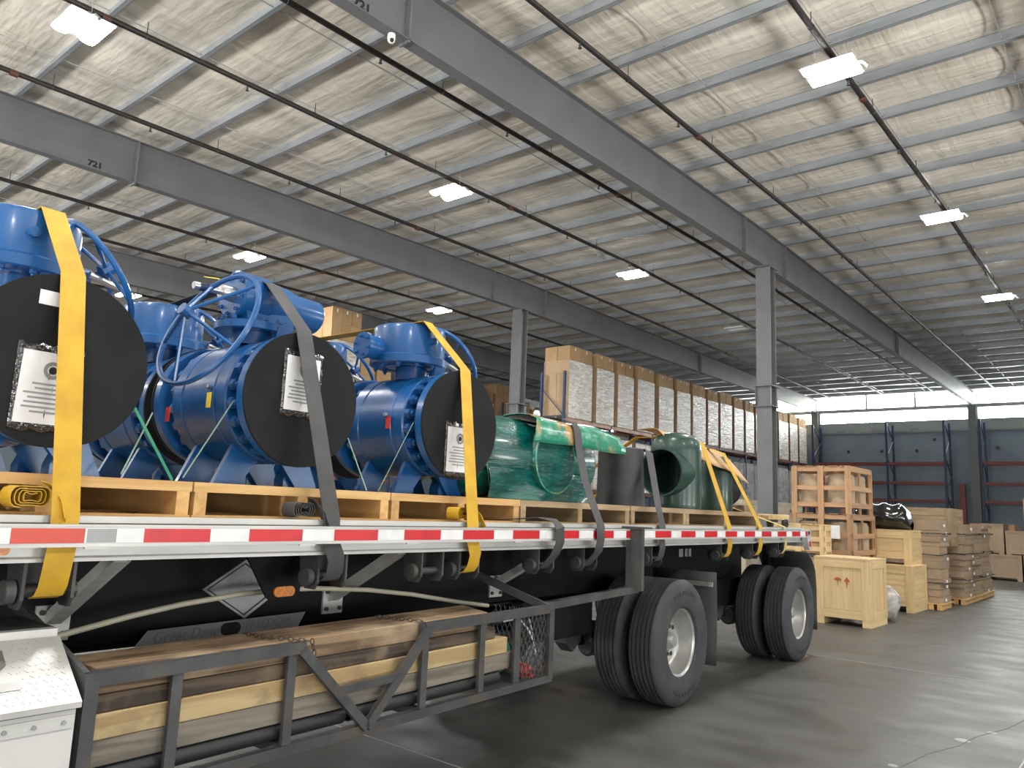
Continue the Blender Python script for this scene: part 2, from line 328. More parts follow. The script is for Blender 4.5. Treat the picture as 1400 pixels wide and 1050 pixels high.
# ------------------------------------------------------------------ the building
RIDGE = 18.7
def zr(x): return 8.92-.018*(RIDGE-x) if x < RIDGE else 8.92-.008*(x-RIDGE)
X0, X1, Y0, Y1 = -12.0, 46.8, -12.0, 40.0
RY = [-8.8, -.65, 7.5, 15.65, 23.8, 31.95]
mb = MB(); mb.box(X0-.3, X1+.3, Y0-.3, Y1+.3, -.25, 0)
floor = props(mb.build('floor', 'polished_concrete'), kind='structure')
for x in (-2.3, 3.8, 9.93, 16.0, 22.1, 28.2, 34.3, 40.4):
    pbox('floor_joint', 'ink_faint', floor, (x, 14, .0008), (.012, 51.8, .0016))
for y in (-6, .9, 7.5, 15.65, 23.8):
    pbox('floor_joint', 'ink_faint', floor, (17.4, y, .0006), (58, .012, .0012))
mb = MB(); cr = [(5.2, 1.62), (5.7, 1.55), (6.1, 1.49), (6.5, 1.44), (6.9, 1.32), (7.3, 1.27), (7.8, 1.13), (8.24, 1.07), (9.2, .93), (10.1, .86)]
for (a, b), (c, d) in zip(cr[:-1], cr[1:]): mb.bar((a, b, .0008), (c, d, .0008), .009+.006*((a*7) % 1), .0014)
mb.build('floor_crack', 'steel_dark', floor)
for x, y, r in ((7.1, 1.33, .05), (7.55, 1.2, .035), (6.0, 1.55, .03), (8.6, 1.0, .04)):
    mb = MB(); mb.lathe([(0, .0014), (r, .0012), (r*1.1, .0)], (x, y, 0), n=9); mb.build('floor_patch', 'wall_upper', floor)
PX = [17.07+1.44*k for k in range(-20, 21)]
def ceil_z(x, y):
    t = ((x-17.07)/1.44) % 1.0
    s = 4*t*(1-t)
    return zr(x)+.215-.11*s*(.75+.25*math.sin(y*1.7+math.floor((x-17.07)/1.44)*2.3))
mb = MB(); NX, NY = 41*8, 130
mb.grid(lambda a, b: (X0+a*(X1-X0), Y0+b*(Y1-Y0), ceil_z(X0+a*(X1-X0), Y0+b*(Y1-Y0))), NX, NY)
ceiling = props(mb.build('ceiling', 'insulation_facing', ang=80), kind='structure')
mb = MB()
ya, yb = Y0+.02, Y1-.02
mb.box(-.006, .006, ya, yb, .0, .215); mb.box(-.07, .006, ya, yb, 0, .008); mb.box(-.006, .07, ya, yb, .207, .215); mb.box(-.07, -.062, ya, yb, 0, .025)
pm = None
for x in PX:
    if x < X0 or x > X1-.2: continue
    if pm is None: o = mb.build('purlin', 'purlin_grey', ceiling); pm = o.data
    else: o = bpy.data.objects.new('purlin', pm); col.objects.link(o); o.parent = ceiling
    o.location = (x, 0, zr(x))
def roofline(y, dz, x0=X0+.1, x1=X1-.3): return [(x0, y, zr(x0)+dz), (RIDGE, y, zr(RIDGE)+dz), (x1, y, zr(x1)+dz)]
for ry in RY:
    for dy in (2.05, 4.1, 6.15):
        mb = MB(); mb.tube(roofline(ry+dy, .055), .011, 4); mb.build('bridging_rod', 'galv', ceiling)
# walls
mb = MB(); mb.box(X1, X1+.3, Y0, Y1, 0, 6.68); wall_r = props(mb.build('wall_right', 'wall_grey'), kind='structure')
mb = MB(); mb.box(X1+.02, X1+.3, Y0, Y1, 6.7, 7.25); mb.build('upper_panel', 'wall_upper', wall_r)
mb = MB(); mb.box(X1-.1, X1+.2, Y0, Y1, 6.62, 6.72); props(mb.build('trim_1', 'window_steel'), kind='structure')
mb = MB(); mb.box(X1-.12, X1+.2, Y0, Y1, 7.86, 8.04); props(mb.build('trim_2', 'window_steel'), kind='structure')
for y in (14.3, 12.4, 10.4, 5.0):
    pbox('wall_bracket', 'window_steel', wall_r, (X1-.05, y, 6.78), (.1, .45, .12))
for y, z in ((13.9, 5.6), (12.1, 5.6), (10.3, 5.6), (6.5, 5.7), (9.4, 6.2)):
    mb = MB(); mb.cyl((X1-.03, y, z), (X1+.02, y, z), .09, n=10); mb.build('anchor_plate', 'steel_dark', wall_r)
wn = 0
for a, b in zip(RY[:-1], RY[1:]):
    wn += 1; mb = MB(); a2, b2 = a+.25, b-.25; zt = zr(X1)+.16
    for i in range(1, 3):
        y = a2+(b2-a2)*i/3
        mb.box(X1+.0, X1+.12, y-.05, y+.05, 8.03, zt)
    mb.box(X1, X1+.12, a2, b2, 8.03, 8.07); mb.box(X1, X1+.12, a2, b2, 7.24, 7.27)
    w = props(mb.build(f'window_{wn}', 'window_steel'), kind='structure')
    for i in range(3):
        y0 = a2+(b2-a2)*i/3; y1 = a2+(b2-a2)*(i+1)/3
        pbox('pane', 'daylight_panel', w, (X1+.1, (y0+y1)/2, (8.05+zt)/2), (.03, y1-y0-.04, zt-8.06))
        pbox('pane', 'daylight_panel_low', w, (X1+.1, (y0+y1)/2, 7.56), (.03, y1-y0-.01, .6))
mb = MB(); mb.box(X0, X1, Y1, Y1+.3, 0, 9.4); props(mb.build('wall_back', 'wall_grey'), kind='structure')
mb = MB(); ed = [Y0]
for d in LDOORS: ed += [d-2.05, d+2.05]
ed.append(Y1)
for i in range(0, len(ed), 2): mb.box(X0-.3, X0, ed[i], ed[i+1], 0, 9.0)
for d in LDOORS: mb.box(X0-.3, X0, d-2.05, d+2.05, 4.35, 9.0)
props(mb.build('wall_left', 'wall_white'), kind='structure')
for i, d in enumerate(LDOORS):
    mb = MB(); mb.box(X0, X0+.08, d-2.15, d-2.05, 0, 4.4); mb.box(X0, X0+.08, d+2.05, d+2.15, 0, 4.4); mb.box(X0, X0+.08, d-2.15, d+2.15, 4.35, 4.5)
    props(mb.build(f'door_{i+5}', 'window_steel'), kind='structure')
mb = MB(); ed = [X0]
for d in DOORS: ed += [d-1.85, d+1.85]
ed.append(X1)
for i in range(0, len(ed), 2): mb.box(ed[i], ed[i+1], Y0-.3, Y0, 0, 9.4)
for d in DOORS: mb.box(d-1.85, d+1.85, Y0-.3, Y0, 4.35, 9.4)
props(mb.build('wall_front', 'wall_white'), kind='structure')
for i, d in enumerate(DOORS):
    mb = MB(); mb.box(d-1.95, d-1.85, Y0, Y0+.08, 0, 4.4); mb.box(d+1.85, d+1.95, Y0, Y0+.08, 0, 4.4); mb.box(d-1.95, d+1.95, Y0, Y0+.08, 4.35, 4.5)
    props(mb.build(f'door_{i+1}', 'window_steel'), kind='structure')
# rafters
def rdepth(x): return .80+.15*(x-X0)/(RIDGE-X0) if x < RIDGE else .95-.19*(x-RIDGE)/(X1-RIDGE)
rafter_lab = {-8.8: 'grey steel roof rafter behind the photographer over the dock doors', -.65: 'grey steel roof rafter passing almost overhead, right of the trailer',
  7.5: 'big grey steel rafter nearest the camera, crossing the ceiling to the far windows', 15.65: 'grey steel rafter stencilled 721 running behind the blue valves to the carton racks',
  23.8: 'third grey steel rafter, seen dim behind the valve handwheels', 31.95: 'farthest grey steel rafter at the dark back of the hall'}
for ry in RY:
    o = (RIDGE, ry, 0)
    t = thing('roof_rafter', rafter_lab[ry], 'roof beam', (RIDGE, ry, 8.0), 0, 'steel rafters carrying the roof'); o = (RIDGE, ry, 8.0)
    xs = [X0+.02, 2, 8, RIDGE, 28, X1-.02]
    def strip(y0, y1, f0, f1):
        m = MB(); P = []
        for x in xs: P += [(x, y0, f0(x)), (x, y1, f0(x)), (x, y1, f1(x)), (x, y0, f1(x))]
        F = [(i*4+k, i*4+(k+1) % 4, i*4+4+(k+1) % 4, i*4+4+k) for i in range(len(xs)-1) for k in range(4)]+[(0, 1, 2, 3), tuple(len(xs)*4-4+k for k in range(4))]
        return m.add(P, F)
    strip(ry-.006, ry+.006, lambda x: zr(x)-rdepth(x)+.014, lambda x: zr(x)-.014).build('web', 'rafter_grey', t, o)
    strip(ry-.1, ry+.1, lambda x: zr(x)-.014, lambda x: zr(x)-.001).build('top_flange', 'rafter_grey', t, o)
    strip(ry-.1, ry+.1, lambda x: zr(x)-rdepth(x), lambda x: zr(x)-rdepth(x)+.014).build('bottom_flange', 'rafter_grey', t, o)
    for xs_ in (6.3, 17.35, 20.0, 31.5):
        m = MB(); z1 = zr(xs_)-.015; z0 = zr(xs_)-rdepth(xs_)-(.04 if xs_ == 6.3 else -.015)
        m.box(xs_-.015, xs_+.015, ry-.1, ry-.007, z0, z1); m.box(xs_-.015, xs_+.015, ry+.007, ry+.1, z0, z1)
        for k in range(4):
            zz = z0+.1+(z1-z0-.2)*k/3
            for s in (-1, 1): m.cyl((xs_-.035, ry+s*.055, zz), (xs_+.035, ry+s*.055, zz), .018, n=6)
        m.build('splice_plate', 'column_grey', t, o)
    if ry in (7.5, 15.65):
        x = 5.55; text('721', .16, 'ink_black', t, (x-RIDGE, -.0085, zr(x)-rdepth(x)+.13-8.0), (PI/2, -.018, 0), depth=.0004, sx=1.15, bold=.007)
col_lab = {-8.8: 'grey steel column behind the photographer', -.65: 'grey steel column right of the trailer, out of the aisle', 7.5: 'grey steel column rising behind the rear of the trailer',
  15.65: 'grey steel column between the green wrapped tee and the carton racks', 23.8: 'dim grey steel column deep behind the blue valves', 31.95: 'farthest grey steel column at the back of the hall'}
for ry in RY:
    cx = 18.75; ztop = zr(cx)-rdepth(cx); o = (cx, ry, 0)
    t = thing('steel_column', col_lab[ry], 'column', o, 0, 'steel columns under the rafters')
    m = MB(); m.box(cx-.17, cx-.15, ry-.19, ry+.19, 0, ztop); m.box(cx+.15, cx+.17, ry-.19, ry+.19, 0, ztop); m.box(cx-.15, cx+.15, ry-.007, ry+.007, 0, ztop); m.build('shaft', 'column_grey', t, o)
    m = MB(); m.box(cx-.3, cx+.3, ry-.22, ry+.22, ztop-.02, ztop-.001); m.build('cap_plate', 'column_grey', t, o)
    m = MB()
    for zz in (4.35, 4.86): m.box(cx-.27, cx+.27, ry-.25, ry+.25, zz, zz+.02)
    for s in (-1, 1):
        m.box(cx-.25, cx-.17, ry+s*.19-.008, ry+s*.19+.008, 4.37, 4.86); m.box(cx+.17, cx+.25, ry+s*.19-.008, ry+s*.19+.008, 4.37, 4.86)
    m.build('bracket', 'column_grey', t, o)
    m = MB(); m.box(cx-.28, cx+.28, ry-.28, ry+.28, 0, .03); m.build('base_plate', 'column_grey', t, o)
wc_lab = ['first', 'second', 'third', 'fourth', 'fifth', 'sixth']
for i, ry in enumerate(RY):
    lab = {7.5: 'grey steel wall column between the empty racks under the bright far windows', 15.65: 'grey steel wall column in the far corner beside the last carton stack'}.get(ry, f'grey steel column against the far wall, {wc_lab[i]} from the dock side, out of view')
    m = MB(); x = X1-.25; zt = zr(x)-rdepth(x); m.box(x-.2, x-.18, ry-.2, ry+.2, 0, zt); m.box(x+.18, x+.2, ry-.2, ry+.2, 0, zt); m.box(x-.18, x+.18, ry-.01, ry+.01, 0, zt)
    solo(m, 'wall_column', 'column_grey', lab, 'column', (x, ry, 0))
# sprinkler pipes
pipe_lab = {3.4: 'black sprinkler pipe farthest right, beside the right-hand row of ceiling lights', 6.2: 'black sprinkler pipe just right of the nearest rafter', 8.9: 'black sprinkler pipe just left of the nearest rafter',
  11.35: 'black sprinkler pipe along the middle row of ceiling lights', 14.2: 'black sprinkler pipe just right of the rafter stencilled 721 behind the valves', 19.6: 'black sprinkler pipe just left of the rafter behind the valves', 22.2: 'black sprinkler pipe second left of the rafter behind the valves', 27.6: 'black sprinkler pipe beyond the third rafter', .8: 'black sprinkler pipe almost overhead, right of the trailer'}
for py in sorted(pipe_lab):
    dz = -.22; o = (RIDGE, py, 8.6); t = thing('sprinkler_pipe', pipe_lab[py], 'pipe', o, 0, 'black sprinkler pipes under the roof')
    m = MB(); m.tube(roofline(py, dz), .044, 10); m.build('pipe_run', 'pipe_black', t, o)
    hd = None; hg = None; cp = None; k = 0; x = X0+2.2+(py*1.3) % 2
    while x < 40:
        z = zr(x)+dz
        if hd is None:
            m = MB(); m.cyl((0, 0, -.03), (0, 0, -.075), .014, n=8); m.cyl((0, 0, -.075), (0, 0, -.12), .022, .012, n=8); m.cyl((0, 0, -.12), (0, 0, -.126), .03, n=10)
            h = m.build('sprinkler_head', 'steel_dark', t); hd = h.data
        else: h = bpy.data.objects.new('sprinkler_head', hd); col.objects.link(h); h.parent = t
        h.location = Vector((x, py, z))-Vector(o)
        if hg is None:
            m = MB(); m.ring((0, 0, -.0), (1, 0, 0), .045, .006, 14, 5); m.cyl((0, 0, .045), (0, 0, .24), .007, n=6); h = m.build('hanger', 'steel_dark', t); hg = h.data
        else: h = bpy.data.objects.new('hanger', hg); col.objects.link(h); h.parent = t
        h.location = Vector((x+1.35, py, zr(x+1.35)+dz))-Vector(o)
        if k % 3 == 1:
            m = MB(); m.cyl((x+.7, py, z-.001), (x+.82, py, z-.001), .056, n=10); m.build('coupling', 'pipe_coupling', t, o)
        x += 3.05; k += 1
# ceiling lights
lamp_lab = {(3.7, 11.55): 'lit twin-panel ceiling light at the upper left, above the blue valves', (11.3, 3.45): 'brightest twin-panel ceiling light, at the upper right of the hall', (11.3, 11.55): 'lit ceiling light in mid picture between the two big rafters',
  (18.9, 3.45): 'lit ceiling light second from the camera in the right-hand row', (18.9, 11.55): 'lit ceiling light left of the steel column behind the trailer', (11.3, 19.6): 'lit ceiling light above the handwheel, behind the rafter stencilled 721',
  (26.5, 3.45): 'lit ceiling light farthest away in the right-hand row', (18.9, 19.6): 'small lit ceiling light above the rearmost blue valve', (11.3, 27.3): 'lit ceiling light low between the first two valves', (26.4, 11.67): 'unlit ceiling light beyond the steel column behind the trailer'}
for (x, y) in LIGHTS+[(26.4, 11.67)]:
    on = (x, y) != (26.4, 11.67); z = zr(x)-.42
    t = thing('ceiling_light', lamp_lab.get((x, y), f'lit ceiling light out of view, {wc_lab[int(y+9)//8]} row from the doors, {wc_lab[int(x+9)//7]} along it'), 'ceiling light', (x, y, z), 0, 'twin-panel ceiling lights')
    m = MB(); m.box(-.31, .31, -.39, .39, .032, .045); m.box(-.07, .07, -.34, .34, .045, .09); m.build('housing', 'fixture_white', t)
    for s in (-1, 1):
        m = MB(); pr = [(-.115, .03), (-.115, .008), (-.08, -.012), (0, -.02), (.08, -.012), (.115, .008), (.115, .03)]
        m.prism([(s*.19+a*.88, b) for a, b in pr], -.36, .36, 1); m.build('led_panel', 'led_panel' if on else 'led_off', t)
    for s in (-.25, .25):
        m = MB(); m.cyl((0, s, .07), (0, s, .42), .004, n=5); m.build('hanger_wire', 'galv', t)
    m = MB(); m.tube([(0, -.34, .04), (-.02, -.46, -.0), (.02, -.52, -.06)], .03, 6); m.build('sensor', 'fixture_white', t)
    if on: area('ceiling_light_glow', (x, y, z-.04), .62, .72, LIT_POWER, (1, .985, .96), (0, 0, -1))
# dome camera, strobe
m = MB(); m.lathe([(0, .06), (.05, .06), (.055, 0), (.055, -.02)], n=20); t = thing('security_camera', 'small white dome camera under the nearest rafter beside its splice plate', 'camera', (6.02, 7.44, 7.69))
m.build('mount', 'camera_white', t)
m = MB(); m.lathe([(.05, -.02)]+[(.05*math.cos(a), -.02-.05*math.sin(a)) for a in (.2, .5, .8, 1.1, 1.4, 1.57)], n=20); m.build('dome', 'camera_white', t)
m = MB(); m.lathe([(.0, .012), (.02, .006), (.028, 0)], (-.02, -.035, -.045), (-.4, -.8, -.45), 14); m.build('lens', 'ink_black', t)
t = thing('emergency_light', 'small white twin-head emergency light hung by the middle sprinkler pipe', 'light', (16.7, 11.25, 8.42))
m = MB(); m.box(-.15, .15, -.05, .05, 0, .12); m.build('body', 'fixture_white', t)
for s in (-1, 1):
    m = MB(); m.lathe([(0, .05), (.05, .05), (.06, -.03), (0, -.035)], (s*.1, -.06, -.03), (0, -.7, -.7), 12); m.build('lamp_head', 'fixture_white', t)

# ------------------------------------------------------------------ racks, carton stacks
def upright(t, o, x, y0, y1, h, mat='rack_blue'):
    p = thing_part = bpy.data.objects.new('upright_frame', None)
    m = MB(); m.box(x-.045, x+.045, y0, y0+.08, 0, h); m.box(x-.045, x+.045, y1-.08, y1, 0, h); f = m.build('upright_frame', mat, t, o)
    bpy.data.objects.remove(p)
    z = .3; k = 0
    while z < h-.5:
        m = MB(); m.bar((x, y0+.06, z), (x, y1-.06, z), .035, .035); m.build('brace', mat, f, o)
        if k % 2 == 0: a, b = (y0+.06, y1-.06)
        else: a, b = (y1-.06, y0+.06)
        m = MB(); m.bar((x, a, z), (x, b, z+1.0), .03, .03); m.build('brace', mat, f, o)
        z += 1.15; k += 1
    return f
o = (21.85, 16, 0); rack = thing('pallet_rack', 'long blue and brown pallet rack holding the row of wrapped carton stacks', 'rack', o)
fr = [21.85, 24.85, 27.95, 31.1, 34.2, 37.35, 40.5, 43.6, 45.95]
for x in fr: upright(rack, o, x, 16.02, 17.12, 6.5 if x < 22 else 4.9)
for a, b in zip(fr[:-1], fr[1:]):
    for z in (4.76, 2.32):
        for y in (16.0, 17.07):
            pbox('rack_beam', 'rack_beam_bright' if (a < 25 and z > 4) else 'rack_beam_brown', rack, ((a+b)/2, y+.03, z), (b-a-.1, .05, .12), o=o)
stx = [(21.95, 23.5), (23.72, 25.0), (25.2, 26.45), (26.68, 28.1), (28.4, 29.75), (29.98, 31.3), (31.46, 32.8), (32.97, 34.12), (34.3, 35.65), (35.85, 37.0), (37.2, 38.3), (38.5, 39.85), (40.05, 41.4), (41.6, 43.05), (43.25, 44.5), (44.7, 45.95)]
ordn = ['first', 'second', 'third', 'fourth', 'fifth', 'sixth', 'seventh', 'eighth', 'ninth', 'tenth', 'eleventh', 'twelfth', 'thirteenth', 'fourteenth', 'fifteenth', 'sixteenth']
def carton_pile(t, x0, x1, y0, y1, z0, z1, layers, nx, ny, film_to, cm='cardboard', film='stretch_wrap_glare', tape=True):
    """pallet, cartons layer by layer and a loose skin of film, local to t at its base"""
    for k, y in enumerate((y0+.06, (y0+y1)/2, y1-.06)): pbox('pallet_block', 'old_wood', t, ((x0+x1)/2, y, z0+.05), (x1-x0-.02, .09, .1))
    pbox('pallet_deck', 'old_wood', t, ((x0+x1)/2, (y0+y1)/2, z0+.111), (x1-x0, y1-y0, .022))
    zb = z0+.123; h = (z1-zb)/layers; w = (x1-x0)/nx; d = (y1-y0)/ny
    for k in range(layers):
        for i in range(nx):
            for j in range(ny):
                if 0 < i < nx-1 and 0 < j < ny-1: continue
                jx = random.uniform(-.008, .008); jy = random.uniform(-.01, .01)
                pbox('carton', cm, t, (x0+w*(i+.5)+jx, y0+d*(j+.5)+jy, zb+h*(k+.5)), (w-.012, d-.012, h-.004))
                if tape and j == 0 and k >= layers-1:
                    pbox('carton_tape', 'paper', t, (x0+w*(i+.5)+jx+.0*w, y0+jy-.0, zb+h*(k+.5)+.3*h), (.05, .02, .1))
    if film_to:
        q = .02; zt = zb+h*film_to-.03
        def side(m, p0, p1):
            p0 = Vector(p0); p1 = Vector(p1); nrm = (p1-p0).cross(Vector((0, 0, 1))).normalized(); n = 8; mz = 14
            m.grid(lambda a, b: (*(p0+(p1-p0)*a+nrm*(.012*math.sin(a*17+b*23)+.012*math.sin(b*31-a*9)) * (0 if a in (0, 1) else 1))[:2], z0+.03+(zt-z0-.03)*b), n, mz)
        c = [(x0-q, y0-q, 0), (x1+q, y0-q, 0), (x1+q, y1+q, 0), (x0-q, y1+q, 0)]
        for i in range(4):
            m = MB(); side(m, c[i], c[(i+1) % 4]); m.build('stretch_film', 'stretch_wrap_no_glare' if (i % 2 and film == 'stretch_wrap_glare') else film, t, ang=60)  # painted glare on front and back only, clearer copy on the sides

for i, (a, b) in enumerate(stx):
    if i == 0: lab = 'tall carton stack at the near end of the rack, behind the blue upright'
    elif i == len(stx)-1: lab = 'last tall film-wrapped carton stack on the rack, in the far corner'
    else: lab = f'tall film-wrapped carton stack on the upper rack, {ordn[i]} from the near blue upright'
    t = thing('carton_stack', lab, 'carton stack', ((a+b)/2, 16.55, 4.825), 0, 'film-wrapped carton stacks on the upper rack')
    w = (b-a)/2-.06; hz = 2.65+random.uniform(-.05, .05)
    carton_pile(t, -w, w, -.55, .55, 0, hz, 5, 2, 2, 4)
for i, (a, b) in enumerate(stx):
    if i in (0,): continue
    t = thing('foil_wrapped_load', f'silver film-wrapped load on the lower rack level, {ordn[i-1]} from its near end', 'pallet load', ((a+b)/2, 16.55, 2.385), 0, 'silver wrapped loads on the lower rack')
    w = (b-a)/2-.05; hz = 1.95+random.uniform(-.1, .12)
    carton_pile(t, -w, w, -.5, .5, 0, hz, 3, 1, 1, 3, 'cardboard_grey', 'silver_wrap' if i > 5 else 'stretch_wrap_glare', False)
# racks deeper in the hall, behind the valves
o = (13.9, 19.5, 0); rack2 = thing('pallet_rack', 'dim pallet rack behind the blue valves with a tall carton pile', 'rack', o)
for x in (13.6, 16.9): upright(rack2, o, x, 19.4, 20.5, 6.2)
for z in (2.3, 4.9):
    for y in (19.4, 20.45): pbox('rack_beam', 'rack_beam_brown', rack2, (15.25, y, z), (3.2, .05, .12), o=o)
t = thing('carton_stack', 'tall brown carton pile seen between the second and third valves', 'carton stack', (14.75, 19.95, 4.97), 0, 'brown cartons on the rack behind the valves')
carton_pile(t, -.55, .62, -.5, .9, 0, 2.62, 5, 3, 3, 3, 'cardboard', 'stretch_wrap_glare', True)
for x in (15.75, 16.45):
    t = thing('carton_stack', 'small brown carton pile right of the tall one, second on the shelf' if x > 16 else 'small brown carton pile right beside the tall one', 'carton stack', (x, 19.95, 4.97), 0, 'brown cartons on the rack behind the valves')
    carton_pile(t, -.3, .3, -.5, .5, 0, 1.5 if x < 16 else 1.1, 2, 1, 1, 0, 'cardboard', tape=False)
m = MB(); m.box(15.7, 15.85, 17.6, 21.3, 6.473, 6.59, None)
t = solo(m, 'timber_plank', 'pine1', 'pale timber plank sticking out of the rack behind the third valve gearbox', 'plank', (15.78, 19.5, 6.473))
o = (25, 24.3, 0); rack3 = thing('pallet_rack', 'far dim pallet rack of brown cartons behind the left steel column', 'rack', o)
for x in (24.6, 28.0, 31.4, 34.8): upright(rack3, o, x, 24.2, 25.3, 6.6)
for a in (26.3, 29.7, 33.1):
    for z in (2.3, 5.3):
        for y in (24.2, 25.25): pbox('rack_beam', 'rack_beam_brown', rack3, (a, y, z), (3.3, .05, .12), o=o)
for i in range(7):
    x = 25.3+1.4*i
    t = thing('carton_stack', f'brown carton pile on the far dim rack, {ordn[i]} from its left end', 'carton stack', (x, 24.75, 5.37), 0, 'brown cartons on the far dim rack')
    carton_pile(t, -.6, .6, -.5, .5, 0, [1.9, 1.6, 2.1, 1.5, 1.2, 1.5, 1.7][i], 3, 2, 1, 2 if i % 2 else 0, 'cardboard', tape=False)
# empty racks on the far wall
def wall_rack(lab, ys, name='empty_rack'):
    o = (45.7, ys[0], 0); t = thing(name, lab, 'rack', o)
    for y in ys:
        m = MB(); m.box(44.95, 45.05, y-.05, y+.05, 0, 7.0); m.box(46.3, 46.4, y-.05, y+.05, 0, 7.0); f = m.build('upright_frame', 'rack_blue', t, o)
        z = .4; k = 0
        while z < 6.6:
            m = MB(); a, b = ((45.0, 46.35) if k % 2 else (46.35, 45.0)); m.bar((a, y, z), (b, y, z+.95), .04, .04); m.build('brace', 'rack_blue', f, o); z += .95; k += 1
    for a, b in zip(ys[:-1], ys[1:]):
        for z in (4.8, 3.77, 2.85):
            for x in (45.0, 46.35): pbox('rack_beam', 'rack_red', t, (x, (a+b)/2, z), (.06, abs(b-a)-.1, .13 if x < 46 else .11), o=o)
wall_rack('empty blue rack with red beams on the far wall, left of the wall column', [8.6, 11.38, 15.3])
wall_rack('empty blue rack with red beams on the far wall, right of the wall column', [6.98, 4.1, 1.2])
m = MB(); m.box(46.2, 46.35, 7.98, 8.26, 0, 3.8); solo(m, 'red_beam', 'rack_red', 'red steel beam standing upright against the far wall beside the wall column', 'beam', (46.27, 8.12, 0))

# ------------------------------------------------------------------ crates and cartons on the floor
def closed_crate(lab, x0, y0, x1, y1, z0, z1, ms='crate_pine', marks=None, skid=.11, group=None, name='wooden_crate', fb=.13):
    o = ((x0+x1)/2, (y0+y1)/2, z0); t = thing(name, lab, 'crate', o, 0, group); zb = z0+skid; L = x1-x0; D = y1-y0; H = z1-zb
    pbox('core', ms, t, ((x0+x1)/2, (y0+y1)/2, (zb+z1)/2), (L-.05, D-.05, H-.03), o=o)
    for s, x in ((-1, x0), (1, x1)):
        xx = x-s*.0125
        for y in (y0+fb/2, y1-fb/2): pbox('frame_board', ms, t, (xx, y, (zb+z1)/2-.012), (.025, fb, H-.025), o=o)
        for z in (zb+fb/2, z1-.025-fb/2): pbox('frame_board', ms, t, (xx, (y0+y1)/2, z), (.025, D-2*fb-.004, fb), o=o)
        pbox('panel', ms, t, (xx+s*-.008, (y0+y1)/2, (zb+z1)/2-.01), (.012, D-2*fb, H-2*fb-.03), o=o)
    for s, y in ((-1, y0), (1, y1)):
        yy = y-s*.0125
        for x in (x0+.025+fb/2, x1-.025-fb/2): pbox('frame_board', ms, t, (x, yy, (zb+z1)/2-.012), (fb, .025, H-.025), o=o)
        for z in (zb+fb/2, z1-.025-fb/2): pbox('frame_board', ms, t, ((x0+x1)/2, yy, z), (L-.05-2*fb, .025, fb), o=o)
        pbox('panel', ms, t, ((x0+x1)/2, yy-s*.008, (zb+z1)/2-.01), (L-.05-2*fb, .012, H-2*fb-.03), o=o)
    pbox('lid', ms, t, ((x0+x1)/2, (y0+y1)/2, z1-.012), (L+.012, D+.012, .024), o=o)
    for y in (y0+.07, y1-.07):
        pbox('skid', ms, t, ((x0+x1)/2, y, z0+skid/2), (L-.01, .13, skid), o=o)
    if marks:
        m = MB(); yc = (y0+y1)/2; zc = zb+H*.62; x = x0+.008
        m.prism([(yc+.07+.055*math.cos(a), zc+.045*math.sin(a)) for a in [PI*i/10 for i in range(11)]], x-.002, x+.004, 0)
        m.box(x-.002, x+.004, yc+.067, yc+.073, zc-.09, zc)
        m.prism([(yc-.07, zc-.12), (yc-.055, zc-.02), (yc-.025, zc-.01), (yc-.045, zc+.02), (yc-.07, zc+.055), (yc-.095, zc+.02), (yc-.115, zc-.01), (yc-.085, zc-.02)], x-.002, x+.004, 0)
        m.build('stencil_mark', 'ink_red', t, o)
    return t
closed_crate('clean yellow pine crate with red stencil marks, nearest behind the trailer wheels', 13.1, 3.62, 14.02, 4.47, 0, 1.05, marks=True)
g = 'stacked pine crates beside the carton piles'
closed_crate('upper pine crate carrying the black wrapped bundle', 16.4, 3.78, 17.4, 4.62, .85, 1.5, group=g)
closed_crate('lower pine crate on the floor beneath the crate with the black bundle', 16.1, 3.70, 17.2, 4.5, 0, .85, group=g)
closed_crate('long flat crate lying behind the black bundle, above the carton piles', 18.4, 3.45, 19.6, 4.6, 1.2, 1.98, 'old_wood', skid=.05)
closed_crate('plain crate on the floor supporting the long flat crate', 18.35, 3.75, 19.6, 4.7, 0, 1.2, 'old_wood', skid=.1)
t = closed_crate('long weathered beige crate behind the trailer, at the foot of the steel column', 21.6, 9.3, 26.2, 10.3, .95, 2.13, 'crate_beige', skid=.06, name='long_crate', fb=.1)
text('B4C', .2, 'ink_black', t, (1.3, -.506, .9), (PI/2, 0, 0))
text('C4-19', .15, 'ink_grey', t, (-1.2, -.506, .95), (PI/2, 0, 0))
closed_crate('low weathered crate under the long beige crate', 21.6, 9.3, 26.2, 10.3, 0, .95, 'crate_beige', skid=.1, name='long_crate', fb=.1)
